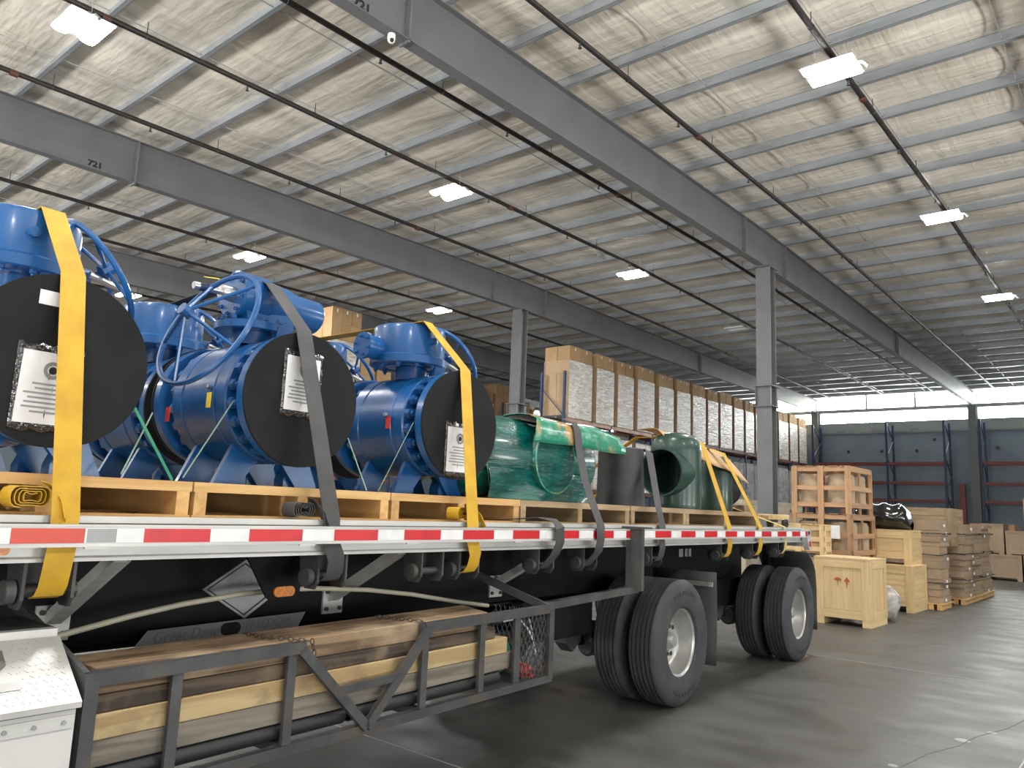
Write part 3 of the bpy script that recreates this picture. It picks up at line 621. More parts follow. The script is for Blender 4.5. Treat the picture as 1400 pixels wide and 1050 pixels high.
def slat_crate(lab, x0, y0, x1, y1, z0, z1, ms, ndx=2, group=None, drums=True, dl=None, card=False):
    o = ((x0+x1)/2, (y0+y1)/2, z0); t = thing('slatted_crate', lab, 'crate', o, 0, group)
    w = .09; th = .025
    xs = [x0+w/2, (x0+x1)/2, x1-w/2]; ys = [y0+w/2, (y0+y1)/2, y1-w/2]; zs = [z0+.16, (z0+z1)/2+.04, z1-.05]
    for y, s in ((y0, 1), (y1, -1)):
        for x in xs: pbox('post', ms, t, (x, y+s*th*1.5, (z0+z1)/2), (w, th, z1-z0-.0), o=o)
        for z in zs: pbox('rail', ms, t, ((x0+x1)/2, y+s*th*.5, z), (x1-x0, th, w), o=o)
    for x, s in ((x0, 1), (x1, -1)):
        for y in ys: pbox('post', ms, t, (x+s*th*.5-.0, y, (z0+z1)/2), (th, w*1.15, z1-z0), o=o)
        for z in zs: pbox('rail', ms, t, (x+s*th*1.5, (y0+y1)/2, z), (th, y1-y0-2*th, w*.9), o=o)
    for i in range(6): pbox('floor_slat', ms, t, ((x0+x1)/2, y0+.08+(y1-y0-.16)*i/5, z0+.13), (x1-x0-.06, .12, .02), o=o)
    for i in range(5): pbox('lid_slat', ms, t, ((x0+x1)/2, y0+.1+(y1-y0-.2)*i/4, z1+.006), (x1-x0, .16, .012), o=o)
    if card: pbox('label_sheet', 'paper', t, (x0-.004, y0+.36*(y1-y0), z0+.62*(z1-z0)), (.004, .36, .24), o=o)
    if drums:
        r = (y1-y0)/4-.03; k = 0
        for iy in range(2):
            for ix in range(2):
                m = MB(); H = z1-z0-.27
                m.lathe([(0, 0), (r, 0), (r, .03), (r*.99, .04), (r*.99, H-.07), (r*.9, H-.012), (r*.7, H), (0, H)], n=28)
                yy = y0+(y1-y0)*(.25+.5*iy); xx = x0+(x1-x0)*(.25+.5*ix)
                d = m.build('fibre_drum', 'drum_kraft', None, (0, 0, 0), (xx, yy, z0+.141)); props(d, f'brown fibre drum in the {dl} slatted crate, {["front","rear"][ix]} {["right","left"][iy]}', 'drum', 'fibre drums in the slatted crates')
    return t
slat_crate('top reddish slatted crate holding brown drums, highest of the crates', 14.8, 4.38, 16.15, 5.45, 1.755, 2.62, 'red_wood', dl='top')
slat_crate('middle reddish slatted crate with a white label sheet', 14.8, 4.36, 16.2, 5.48, .9, 1.745, 'red_wood', dl='middle', card=True)
slat_crate('bottom slatted crate hidden behind the yellow pine crate', 14.8, 4.38, 16.15, 5.45, 0, .885, 'red_wood', drums=False)
slat_crate('small pale slatted crate just behind the trailer tail, upper of two', 13.92, 4.56, 14.22, 5.5, .97, 1.54, 'crate_pine', drums=False)
closed_crate('inner box filling the small pale slatted crate', 13.99, 4.64, 14.15, 5.42, 1.125, 1.43, 'cardboard', skid=.02, name='carton_box', fb=.08)
slat_crate('small pale slatted crate under the upper one behind the trailer tail', 14.06, 4.58, 14.36, 5.5, 0, .955, 'crate_pine', drums=False)
# black film bundle
m = MB()
def bun(a, b):
    an = 2*PI*a; L = 1.55; y = 3.86+L*b*.7; x = 16.9
    e = (1-abs(2*b-1)**5)**.5 if 0 < b < 1 else .0
    w = .42*(.3+.7*e)+.012*math.sin(2*PI*a*3+b*11); h = .25*(.3+.7*e)+.012*math.sin(b*24+2*PI*a*2)
    return (x+w*math.cos(an), y, 1.505+max(0, h+h*math.sin(an)*1.0))
m.grid(bun, 48, 24)
solo(m, 'wrapped_bundle', 'film_black', 'glossy black film-wrapped bundle lying on the upper pine crate', 'bundle', (16.9, 4.2, 1.505), ang=50)
# crumpled film bag beside the pine crate
m = MB()
m.grid(lambda a, b: (14.55+.2*math.sin(PI*b)*math.cos(2*PI*a)*(1+.12*math.sin(9*a*PI)), 3.75+.2*math.sin(PI*b)*math.sin(2*PI*a)*(1+.1*math.sin(14*b)), .29-.29*math.cos(PI*b)), 20, 12)
solo(m, 'film_bag', 'crumpled_film', 'crumpled clear film bag on the floor beside the yellow pine crate', 'bag', (14.55, 3.75, 0))
# flat carton piles
def flat_pile(lab, x0, y0, x1, y1, z1, rows, ncol, group, ms='cardboard_grey'):
    o = ((x0+x1)/2, (y0+y1)/2, 0); t = thing('flat_carton_pile', lab, 'carton stack', o, 0, group)
    for y in (y0+.05, (y0+y1)/2, y1-.05): pbox('pallet_block', 'pine', t, ((x0+x1)/2, y, .05), (x1-x0+.1, .09, .1), o=o)
    pbox('pallet_deck', 'pine', t, ((x0+x1)/2, (y0+y1)/2, .115), (x1-x0+.12, y1-y0+.08, .025), o=o)
    z = .13; k = 0; hs = [random.choice((.085, .11, .14, .2)) for _ in range(rows)]; sc = (z1-.13)/sum(hs)
    for h in hs:
        h *= sc
        for c in range(ncol):
            w = (x1-x0)/ncol; dx = random.uniform(-.03, .03); dy = random.uniform(-.035, .035)
            pbox('carton', ms, t, (x0+w*(c+.5)+dx, (y0+y1)/2+dy, z+h/2), (w-.015, (y1-y0)-random.choice((0, .03, .06)), round(h-.004, 3)), o=o)
        if random.random() < .35: pbox('torn_label', 'paper', t, (x0+random.uniform(.1, .6)*(x1-x0), y0-.03, z+h*.5), (.1, .012, .05), o=o)
        z += h; k += 1
    m = MB()
    for zz in (.5, 1.05, 1.45):
        q = .045; P = [(x0-q, y0-q), (x1+q, y0-q), (x1+q, y1+q), (x0-q, y1+q), (x0-q, y0-q)]
        for a, b in zip(P[:-1], P[1:]): m.bar((*a, zz), (*b, zz+random.uniform(-.02, .02)), .003, .02)
    m.build('film_band', 'film_clear', t, o)
g = 'piles of flat cartons on pallets'
flat_pile('tall pile of flat cartons nearest the pine crates', 17.25, 3.45, 18.0, 3.85, 1.72, 12, 1, g)
flat_pile('wide pile of flat cartons, middle one of the three', 18.95, 3.35, 20.95, 3.72, 1.66, 12, 2, g)
flat_pile('narrow pile of flat cartons farthest from the pine crates', 21.15, 3.35, 22.3, 3.75, 1.67, 14, 1, g)
closed_crate('large kraft box on skids at the far right, lower left of the group', 28.9, 3.55, 30.2, 4.6, 0, .8, 'cardboard_grey', skid=.1, name='kraft_box', fb=.05)
t = closed_crate('large kraft box on skids at the right edge of the picture with a label', 28.9, 2.3, 30.2, 3.5, 0, .8, 'cardboard_grey', skid=.1, name='kraft_box', fb=.05)
pbox('label_sheet', 'placard_grey', t, (-.66, .3, .5), (.006, .3, .2))
closed_crate('film-covered kraft box on top of the far-right group', 28.95, 4.0, 30.1, 4.6, .8, 1.74, 'cardboard_grey', skid=.06, name='kraft_box', fb=.04)
closed_crate('upper kraft box at the right edge of the picture', 28.95, 2.4, 30.1, 3.95, .8, 1.54, 'cardboard_grey', skid=.03, name='kraft_box', fb=.04)
closed_crate('tall pale box cut off by the right edge of the picture', 30.4, 2.2, 31.2, 3.6, 0, 2.6, 'cardboard_grey', skid=.1, name='kraft_box', fb=.05)
closed_crate('low reddish crate behind the far-right kraft boxes', 33.0, 4.2, 34.4, 5.6, 0, 1.75, 'red_wood', skid=.1, name='wooden_crate')
# ------------------------------------------------------------------ the flatbed trailer (trailer coordinates u, v, z)
TO = (5.0, 4.4, 0.0)
trailer = tthing('flatbed_trailer', 'flatbed trailer with red and white reflective tape, loaded with blue valves', 'trailer', *TO)
def tp(mb, name, mat, parent=trailer, **k): return mb.build(name, mat, parent, TO, **k)
UA, UB = -3.0, 9.76
m = MB(); m.box(UA, UB, 3.205, 5.585, 1.468, 1.512); tp(m, 'deck', 'old_wood0')
for s in (1, -1):
    f = (lambda v: v) if s == 1 else (lambda v: 8.79-v)
    pr = [(3.15, 1.525), (3.15, 1.50), (3.165, 1.49), (3.165, 1.375), (3.145, 1.368), (3.145, 1.355), (3.21, 1.355), (3.21, 1.525)]
    m = MB(); m.prism([(f(a), b) for a, b in pr], UA, UB, 0); tp(m, 'side_rail', 'aluminium')
    v0, v1 = sorted((f(3.085), f(3.097)))
    m = MB(); m.box(UA, UB, v0, v1, 1.416, 1.494); m.box(UA, UB, min(v0, f(3.081)), max(v1, f(3.097)), 1.488, 1.496); m.box(UA, UB, min(v0, f(3.081)), max(v1, f(3.097)), 1.413, 1.419)
    rr = tp(m, 'rub_rail', 'aluminium')
    m2 = None
    u = UA+.2
    while u < UB:
        pbox('rail_spacer', 'aluminium_dull', trailer, (u, (f(3.097)+f(3.165))/2, 1.455), (.04, .068, .07), o=TO); u += .61
    if s == 1:
        u = 1.555-.475*9; k = -9
        while u < UB-.1:
            L = min(.287, UB-.05-u)
            if k == -1: pbox('reflective_strip', 'tape_red_faded', rr, (1.205, 3.0838, 1.4545), (.25, .0024, .054), o=TO)
            else: pbox('reflective_strip', 'tape_red', rr, (u+L/2, 3.0838, 1.4545), (round(L, 3), .0024, .054), o=TO)
            if u+.475 < UB-.05:
                a = 1.33 if k == -1 else u+.287; b = u+.475
                pbox('reflective_strip', 'tape_white', rr, ((a+b)/2, 3.0838, 1.4545), (round(b-a, 3), .0024, .054), o=TO)
            if k == -1: pbox('torn_tape', 'placard_grey', rr, (1.392, 3.0824, 1.4545), (.11, .001, .052), o=TO)
            u += .475; k += 1
        for u in (1.38, 2.35, 3.05, 4.0, 5.0): pbox('stake_pocket_lip', 'aluminium', rr, (u, 3.088, 1.409), (.09, .012, .008), o=TO)
# frame
for v in (3.9, 4.9):
    m = MB(); m.box(UA, UB-.1, v-.006, v+.006, .90, 1.345); m.box(UA, UB-.1, v-.075, v+.075, 1.335, 1.355); m.box(UA, UB-.1, v-.075, v+.075, .885, .90); tp(m, 'main_beam', 'chassis_black')
u = UA+.3
while u < UB-.2:
    pbox('cross_member', 'chassis_black', trailer, (u, 4.395, 1.411), (.05, 2.36, .108), o=TO); u += .61
def outrigger(u):
    m = MB(); a = Vector((u, 3.88, 1.02)); b = Vector((u, 3.3, 1.34)); m.bar(a, b, .07, .012, (0, 0, 1)); m.bar(a+Vector((-.032, 0, .02)), b+Vector((-.032, 0, .02)), .008, .05, (0, 0, 1)); m.bar(a+Vector((.032, 0, .02)), b+Vector((.032, 0, .02)), .008, .05, (0, 0, 1))
    p = tp(m, 'outrigger_brace', 'aluminium')
    m = MB(); m.box(u-.075, u+.075, 3.878, 3.893, .94, 1.1); q = m.build('foot_plate', 'aluminium', p, TO)
    for du in (-.05, .05):
        for z in (.97, 1.07):
            m = MB(); m.cyl((u+du, 3.865, z), (u+du, 3.88, z), .013, n=6); m.build('bolt', 'steel_dark', p, TO)
for u in (-1.6, 0, 1.58, 3.18, 4.76): outrigger(u)
def winch(u, w=.24):
    m = MB()
    for s in (-1, 1): m.prism([(3.165, 1.36), (3.32, 1.36), (3.30, 1.22), (3.26, 1.185), (3.19, 1.185), (3.165, 1.22)], u+s*w*.36-.006, u+s*w*.36+.006, 0)
    m.box(u-w*.36, u+w*.36, 3.30, 3.31, 1.24, 1.36)
    p = tp(m, 'strap_winch', 'steel_dark')
    m = MB(); m.cyl((u-w*.52, 3.22, 1.245), (u+w*.45, 3.22, 1.245), .021, n=12); m.build('drum', 'rack_steel', p, TO)
    m = MB(); m.cyl((u-w*.56, 3.22, 1.245), (u-w*.42, 3.22, 1.245), .045, n=14); m.cyl((u-w*.57, 3.22, 1.245), (u-w*.56, 3.22, 1.245), .03, n=12); m.build('ratchet_cap', 'steel_dark', p, TO)
    m = MB(); m.cyl((u+w*.42, 3.22, 1.245), (u+w*.48, 3.22, 1.245), .032, n=10); m.build('end_nut', 'steel_dark', p, TO)
WU = [1.26, 2.58, 3.30, 3.62, 4.42, 4.98, 6.02, 7.44, 8.25, 9.03]
for u in WU: winch(u)
# marker lamps, plates on the beam
m = MB(); m.prism([(2.25, 1.355), (2.62, 1.355), (2.595, 1.14), (2.57, 1.115), (2.42, 1.11), (2.395, 1.13)], 3.44, 3.455, 1); lb = tp(m, 'lamp_bracket', 'chassis_black')
def oval(u, v, z, L, H, d, n=20):
    P = []
    for i in range(n):
        a = 2*PI*i/n; P.append((u+(L/2-H/2)*(1 if math.cos(a) > 0 else -1)+H/2*math.cos(a), z+H/2*math.sin(a)))
    m = MB(); m.prism(P, v-d, v, 1); return m
oval(2.495, 3.44, 1.152, .125, .052, .012).build('amber_lamp', 'amber_lens', lb, TO)
oval(1.05, 3.165, 1.40, .12, .036, .012).build('amber_lamp', 'amber_lens', trailer, TO)
dia = [(2.308, 1.128), (2.555, 1.276), (2.81, 1.11), (2.576, .958)]
m = MB(); m.prism(dia, 3.885, 3.893, 1); pl = tp(m, 'hazard_placard', 'placard_grey')
m = MB(); c = Vector((2.53, 1.12)); q = [c+(Vector(p)-c)*.90 for p in dia]; q2 = [c+(Vector(p)-c)*.84 for p in dia]
for i in range(4):
    m.add([(q[i].x, 3.8845, q[i].y), (q[(i+1) % 4].x, 3.8845, q[(i+1) % 4].y), (q2[(i+1) % 4].x, 3.8845, q2[(i+1) % 4].y), (q2[i].x, 3.8845, q2[i].y)], [(0, 1, 2, 3)])
m.build('placard_border', 'ink_black', pl, TO)
text('SUPER', .058, 'ink_faint', pl, Vector((2.535, 3.884, 1.155))-Vector(TO), (PI/2, 0, 0)); text('SUPPLY', .058, 'ink_faint', pl, Vector((2.55, 3.884, 1.09))-Vector(TO), (PI/2, 0, 0))
m = MB(); m.prism([(1.93, .868), (2.00, .955), (2.93, .975), (2.88, .89)], 3.812, 3.822, 1); sg = tp(m, 'name_plate', 'placard_grey')
text('Great Dane', .075, 'ink_grey', sg, Vector((2.2, 3.811, .918))-Vector(TO), (PI/2, -.02, 0), shear=.25); text('FREEDOM', .065, 'ink_grey', sg, Vector((2.68, 3.811, .933))-Vector(TO), (PI/2, -.02, 0), shear=.1)
oval(2.45, 3.8118, .925, .12, .065, .0015).build('logo_oval', 'ink_black', sg, TO)
for u, w in ((7.95, .1), (8.08, .06), (8.17, .06)): pbox('sticker', 'placard_worn', trailer, (u, 3.889, 1.21), (w, .004, .085), o=TO)
# toolbox
m = MB(); m.box(.15, 1.325, 2.97, 3.55, .35, .86); tb = tp(m, 'toolbox', 'toolbox_white')
m = MB(); m.prism([(2.945, .868), (2.945, .888), (3.19, 1.078), (3.20, 1.06), (2.965, .868)], .14, 1.332, 0); m.prism([(2.965, .86), (3.2, 1.05), (3.55, 1.05), (3.55, .86)], .16, 1.322, 0); lid = m.build('lid', 'toolbox_plate', tb, TO)
m = MB(); m.box(.15, 1.328, 3.205, 3.56, 1.05, 1.105); m.build('rear_box', 'toolbox_white', tb, TO)
m = MB(); m.box(.15, 1.32, 3.22, 3.56, 1.1055, 1.11); m.build('tread_top', 'toolbox_dark', tb, TO)
m = MB()
sl = Vector((0, .245, .19)).normalized(); up = Vector((0, -.19, .245)).normalized(); k = 0
for i in range(46):
    for j in range(11):
        p = Vector((.18+.0255*i+.012*(j % 2), 2.955, .896))+sl*(.018+.0265*j)
        if p.x < 1.325 and not (p.x > .8 and p.x < 1.13 and j > 5) and not (p.x > .8 and p.x < 1.165 and 2 < j < 5):
            d = Vector((1, 0, 0))*(.7)+sl*(.7 if (i+j) % 2 else -.7)
            m.bar(p-d*.0085, p+d*.0085, .005, .003, up)
m.build('tread_pattern', 'toolbox_plate', lid, TO)
def onlid(u, t, h=.003): return Vector((u, 2.945, .888))+sl*t+up*h
def lidplate(u0, u1, t0, t1, h, ch=0):
    m = MB(); P = [(u0, t0), (u1-ch, t0), (u1, t0+ch), (u1, t1-ch), (u1-ch, t1), (u0, t1)]
    n = len(P); m.add([onlid(a, b, .0005) for a, b in P]+[onlid(a, b, h) for a, b in P], [tuple(range(n)), tuple(range(2*n-1, n-1, -1))]+[(i, (i+1) % n, n+(i+1) % n, n+i) for i in range(n)]); return m
ha = lidplate(.85, 1.125, .165, .285, .012, .03).build('latch', 'toolbox_dark', tb, TO)
lidplate(.88, 1.09, .195, .255, .02, .01).build('latch_paddle', 'steel_bright', ha, TO) if False else lidplate(.88, 1.09, .195, .255, .02, .01).build('paddle', 'aluminium', tb, TO)
lidplate(.85, 1.16, .085, .12, .004, .008).build('name_badge', 'aluminium_dull', tb, TO)
m = MB(); m.box(.15, 1.32, 2.962, 2.969, .80, .845); hs_ = m.build('hinge_strip', 'aluminium', tb, TO)
for u in (.3, .5, .7, .9, 1.1, 1.19, 1.285):
    m = MB(); m.cyl((u, 2.954, .822), (u, 2.963, .822), .008, n=8); m.build('rivet', 'aluminium_dull', tb, TO)
# dunnage rack hung under the side
def zs_(u, z): return z+.0145*(u-2.7)
def B(m, a, b, w=.045, h=.045, up=(0, 0, 1)):
    a = (a[0], a[1], zs_(a[0], a[2])); b = (b[0], b[1], zs_(b[0], b[2])); return m.bar(a, b, w, h, up)
m = MB(); B(m, (1.35, 3.0, .965), (2.31, 3.0, .965), .045, .05); dr = tp(m, 'dunnage_rack', 'rack_steel')
def db(name, a, b, w=.045, h=.045, up=(0, 0, 1), mat='rack_steel'):
    m = MB(); B(m, a, b, w, h, up); return m.build(name, mat, dr, TO)
db('top_rail', (3.08, 3.0, .965), (4.26, 3.0, .965), .045, .05); db('bottom_rail', (1.35, 3.0, .535), (4.26, 3.0, .535)); db('rear_rail', (1.35, 3.5, .80), (4.26, 3.5, .80)); db('rear_rail', (1.35, 3.5, .535), (4.26, 3.5, .535))
for u in (1.375, 4.24):
    for v in (3.0, 3.5): db('corner_post', (u, v, .53), (u, v, .96 if v < 3.2 else .82), .05, .05, (0, 1, 0))
for u in (1.71, 2.25, 3.1, 3.57, 3.90): db('upright', (u, 3.0, .555), (u, 3.0, .945), .045 if u < 3.9 else .055, .02, (0, 1, 0))
db('diagonal', (2.29, 2.975, .95), (2.70, 2.975, .545), .045, .03, (0, 1, 0)); db('diagonal', (3.10, 2.975, .955), (2.70, 2.975, .545), .045, .03, (0, 1, 0))
db('diagonal_tie', (2.5, 2.98, .74), (2.9, 2.98, .75), .02, .04)
for u in (1.375, 2.25, 3.1, 4.24): db('floor_bar', (u, 3.02, .535), (u, 3.48, .535))
for u in (1.375, 4.24): db('end_bar', (u, 3.0, .965), (u, 3.5, .82))
for u in (1.36, 4.22):
    m = MB(); m.bar((u, 3.0, zs_(u, .97)), (u-.05, 3.82, 1.22), .05, .02, (1, 0, 0)); m.build('hanger_bar', 'rack_steel', dr, TO)
def mesh_panel(pt, w, h, st=.042):
    m = MB(); n = int((w+h*.5)/st)+1
    for sgn in (1, -1):
        k = -int(h*.5/st)-1
        while k*st < w+h*.5:
            # line x = k*st + sgn*.5*z clipped to the panel
            za, zb_ = 0, h; x = lambda z: k*st+sgn*.5*(z-(0 if sgn > 0 else h))-(h*.25 if sgn > 0 else h*.25)
            pts = [z for z in [i*h/60 for i in range(61)] if 0 <= x(z) <= w]
            if len(pts) > 1: m.bar(pt(x(pts[0]), pts[0]), pt(x(pts[-1]), pts[-1]), .006, .004, (0, 1, 0))
            k += 1
    return m
mesh_panel(lambda a, b: (3.93+a, 3.0, zs_(4, .56)+b), .29, .385).build('expanded_mesh', 'rack_steel', dr, TO)
mesh_panel(lambda a, b: (4.24, 3.03+a, zs_(4.24, .56)+b), .45, .385).build('expanded_mesh', 'rack_steel', dr, TO)
# post and arm ahead of the front wheels
m = MB(); m.box(5.42, 5.46, 2.98, 3.12, 1.03, 1.50); m.box(5.46, 5.55, 3.06, 3.075, 1.03, 1.50); m.box(5.40, 5.57, 2.97, 3.15, 1.50, 1.515); bp_ = tp(m, 'stake_post', 'steel_dark')
m = MB(); m.bar((5.46, 3.05, 1.04), (4.32, 3.1, .985), .05, .05); m.build('arm', 'steel_dark', bp_, TO)
# axles, wheels
def tyre_mesh():
    R0, w, m = .53, .28, MB(); P = [(.285, .03), (.30, .012), (.34, .0), (.42, -.003), (.485, .006), (.512, .022), (.524, .034)]
    g = [.06, .10, .14, .18, .22]; P.append((R0, .042))
    for c in g: P += [(R0, c-.006), (R0-.012, c-.005), (R0-.012, c+.005), (R0, c+.006)]
    P += [(R0, w-.042)]+[(r, w-h) for r, h in reversed(P[:7])]
    m.lathe(P, axis=(0, 1, 0), n=64); return m
def rim_mesh(): 
    m = MB(); m.lathe([(.288, .03), (.297, .016), (.306, .018), (.300, .03), (.268, .05), (.262, .09), (.245, .12), (.24, .165), (.225, .185), (.205, .195), (.09, .195), (.09, .21), (.235, .21), (.262, .24), (.295, .262), (.285, .25)], axis=(0, 1, 0), n=48); return m
tm = rm = None; flip = {}
def wheel(u, v, out):
    """out=1: dish opens to the near side"""
    global tm, rm
    if tm is None:
        tm = tyre_mesh().mesh('tire', ang=28); tm.materials.append(MATS['rubber_tire']); rm = rim_mesh().mesh('rim', ang=40); rm.materials.append(MATS['rim_white'])
    t = bpy.data.objects.new('tire', tm); col.objects.link(t); t.parent = trailer; t.location = Vector((u, v, .531))-Vector(TO)
    if not out: t.rotation_euler.z = PI; t.location.y += .28
    r = bpy.data.objects.new('rim', rm); col.objects.link(r); r.parent = t
    return t
for u in (6.41, 9.48):
    for v, out in ((3.10, 1), (3.44, 0), (5.03, 1), (5.37, 0)):
        t = wheel(u, v, out)
        if v == 3.10:
            for k in range(10):
                a = 2*PI*k/10+.2
                m = MB(); m.cyl((.145*math.cos(a), .18, .145*math.sin(a)), (.145*math.cos(a), .2, .145*math.sin(a)), .018, n=6); m.build('lug_nut', 'steel_dark', t)
            for k in range(5):
                a = 2*PI*k/5+.5
                m = MB(); m.cyl((.19*math.cos(a), .19, .19*math.sin(a)), (.19*math.cos(a), .1952, .19*math.sin(a)), .02, n=12); m.build('hand_hole', 'ink_black', t)
            m = MB(); m.lathe([(0, .09), (.05, .09), (.07, .12), (.085, .195)], axis=(0, 1, 0), n=20); m.build('hub_cap', 'rim_white', t)
            m = MB(); m.tube([(-.19, .19, -.06), (-.19, .12, -.06), (-.13, .08, -.06)], .005, 6); m.build('valve_stem', 'steel_dark', t)
            for wd, a0, sc in (('YOKOHAMA', PI/2, 1), ('YOKOHAMA', -PI/2, -1)):
                for i, ch in enumerate(wd):
                    a = a0-(i-3.5)*.13
                    text(ch, .05, 'rubber_tire', t, (.42*math.cos(a), -.0035, .42*math.sin(a)), (PI/2, -(a-PI/2), 0), depth=.003)
    m = MB(); m.cyl((u, 3.35, .531), (u, 5.45, .531), .065, n=16); m.box(u-.07, u+.07, 3.8, 5.0, .47, .6); tp(m, 'axle', 'chassis_black')
    for v in (3.9, 4.9):
        m = MB(); m.prism([(u-.75, .89), (u-.45, .89), (u-.5, .5), (u-.62, .42), (u-.72, .5)], v-.06, v+.06, 1); tp(m, 'suspension_hanger', 'steel_dark')
        m = MB(); m.bar((u-.6, v, .52), (u+.35, v, .45), .08, .1); tp(m, 'trailing_arm', 'chassis_black')
        m = MB(); m.lathe([(0, 0), (.1, .01), (.13, .06), (.11, .12), (.13, .19), (.11, .26), (.12, .33), (0, .33)], (u+.3, v, .56), n=20); tp(m, 'air_spring', 'chassis_black')
    m = MB(); m.lathe([(0, 0), (.07, .0), (.095, .02), (.095, .08), (.105, .085), (.105, .1), (.095, .105), (.09, .2), (0, .22)], (u-.42, 3.84, .45), (1, .0, .12), 20); tp(m, 'brake_chamber', 'steel_dark')
m = MB(); m.box(7.25, 9.7, 3.79, 3.86, .60, .9); tp(m, 'lower_sill', 'chassis_black')
m = MB(); m.box(4.9, 5.9, 3.72, 3.83, .58, .9); tp(m, 'lower_sill', 'chassis_black')
m = MB(); m.lathe([(0, 0), (.1, .02), (.12, .06), (.12, .74), (.1, .78), (0, .8)], (5.0, 4.4, .66), (1, 0, 0), 20); tp(m, 'air_tank', 'chassis_black')
# mud flaps and tail
m = MB(); m.grid(lambda a, b: (7.03+.02*math.sin(3*b), 3.08+.66*a, .26+.84*b), 2, 8); fl = tp(m, 'mud_flap', 'mud_flap', solid=.012)
m = MB(); m.bar((7.0, 3.10, .99), (7.0, 3.8, .99), .02, .04); m.build('flap_bar', 'aluminium_dull', fl, TO)
m = MB(); pts = [(9.55, 1.24), (9.75, 1.23), (9.93, 1.12), (10.03, 1.0), (10.06, .8), (10.06, .3)]
def rf(a, b):
    t = b*(len(pts)-1); i = min(int(t), len(pts)-2); f = t-i; p = [pts[i][k]+(pts[i+1][k]-pts[i][k])*f for k in (0, 1)]
    return (p[0], 3.1+.66*a, p[1])
m.grid(rf, 2, 20); tp(m, 'mud_flap', 'mud_flap', solid=.014)
for v0 in (4.97,):
    m = MB(); m.grid(lambda a, b: (rf(a, b)[0], rf(a, b)[1]+1.94, rf(a, b)[2]), 2, 20); tp(m, 'mud_flap', 'mud_flap', solid=.014)
m = MB(); m.box(9.74, 9.78, 3.14, 5.65, 1.30, 1.525); tl = tp(m, 'tail_plate', 'aluminium')
m = MB(); m.prism([(9.70, 1.50), (9.83, 1.50), (9.84, 1.42), (9.88, 1.36), (9.86, 1.27), (9.78, 1.26), (9.74, 1.33), (9.70, 1.40)], 3.085, 3.15, 1); q = m.build('lamp_bracket', 'aluminium', tl, TO)
for z, r, mt in ((1.465, .024, 'ink_black'), (1.335, .034, 'tape_red')):
    m = MB(); m.cyl((9.77+(.03 if z < 1.4 else 0), 3.079, z), (9.77+(.03 if z < 1.4 else 0), 3.086, z), r, n=16); m.build('tail_lamp', mt, tl, TO)
m = MB()
for v in (3.6, 5.2): m.box(9.70, 9.74, v-.04, v+.04, .5, 1.3)
m.box(9.69, 9.75, 3.3, 5.5, .5, .6); tp(m, 'rear_guard', 'chassis_black')
for v in (3.9, 4.9):
    m = MB(); m.box(-2.26, -2.14, v-.06, v+.06, .05, .95); m.box(-2.35, -2.05, v-.13, v+.13, 0, .05); tp(m, 'landing_leg', 'steel_dark')

# ------------------------------------------------------------------ what lies in the dunnage rack
def timber(lab, u0, u1, v0, v1, z0, z1, ms, group='timbers in the dunnage rack', cut=0):
    o = ((u0+u1)/2, (v0+v1)/2, z0); m = MB()
    P = [(u0, v0), (u1, v0), (u1+cut, v1), (u0, v1)]
    m.add([(a, b, zs_(a, z)) for z in (z0, z1) for a, b in P], [(0, 3, 2, 1), (4, 5, 6, 7), (0, 1, 5, 4), (1, 2, 6, 5), (2, 3, 7, 6), (3, 0, 4, 7)])
    return tsolo(m, 'timber_beam', ms+'0', lab, 'timber', o, group, bevel=.004)
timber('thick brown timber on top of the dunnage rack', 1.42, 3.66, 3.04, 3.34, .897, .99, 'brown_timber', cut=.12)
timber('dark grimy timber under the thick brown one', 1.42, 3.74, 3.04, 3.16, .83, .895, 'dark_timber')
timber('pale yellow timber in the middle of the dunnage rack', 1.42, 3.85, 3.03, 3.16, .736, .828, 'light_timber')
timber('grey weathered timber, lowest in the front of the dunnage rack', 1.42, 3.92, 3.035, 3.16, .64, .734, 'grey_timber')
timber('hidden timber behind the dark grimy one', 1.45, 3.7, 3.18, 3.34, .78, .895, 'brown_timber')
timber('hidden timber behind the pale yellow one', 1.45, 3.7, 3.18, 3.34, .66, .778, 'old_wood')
for i, (u0, u1, v, lab) in enumerate(((1.42, 2.62, 3.075, 'short dark plastic pipe at the bottom left of the dunnage rack'), (2.66, 3.8, 3.075, 'dark plastic pipe at the bottom right of the dunnage rack'), (1.5, 3.8, 3.2, 'dark plastic pipe behind the other two in the dunnage rack'))):
    o = ((u0+u1)/2, v, .558); m = MB(); a, b = zs_(u0, .6), zs_(u1, .6)
    m.lathe([(.04, 0), (.04, u1-u0), (.034, u1-u0), (.034, 0), (.04, 0)], (u0, v, a), (u1-u0, 0, b-a), 20); tsolo(m, 'plastic_pipe', 'black_steel', lab, 'pipe', o, 'dark pipes in the dunnage rack')
pole = [(1.531, 3.6, 1.016), (1.801, 3.6, 1.067), (2.043, 3.6, 1.102), (2.357, 3.6, 1.131), (2.6, 3.58, 1.142), (2.815, 3.58, 1.136), (3.192, 3.58, 1.107), (3.558, 3.58, 1.060), (3.973, 3.58, .988), (4.3, 3.57, .94)]
m = MB(); m.tube([(pole[0][0]-.25, pole[0][1], pole[0][2]-.05)]+pole, .0135, 10); tsolo(m, 'flexible_pole', 'hose_cream', 'bowed cream pole lying behind the timbers under the deck', 'pole', (2.5, 3.6, .9))
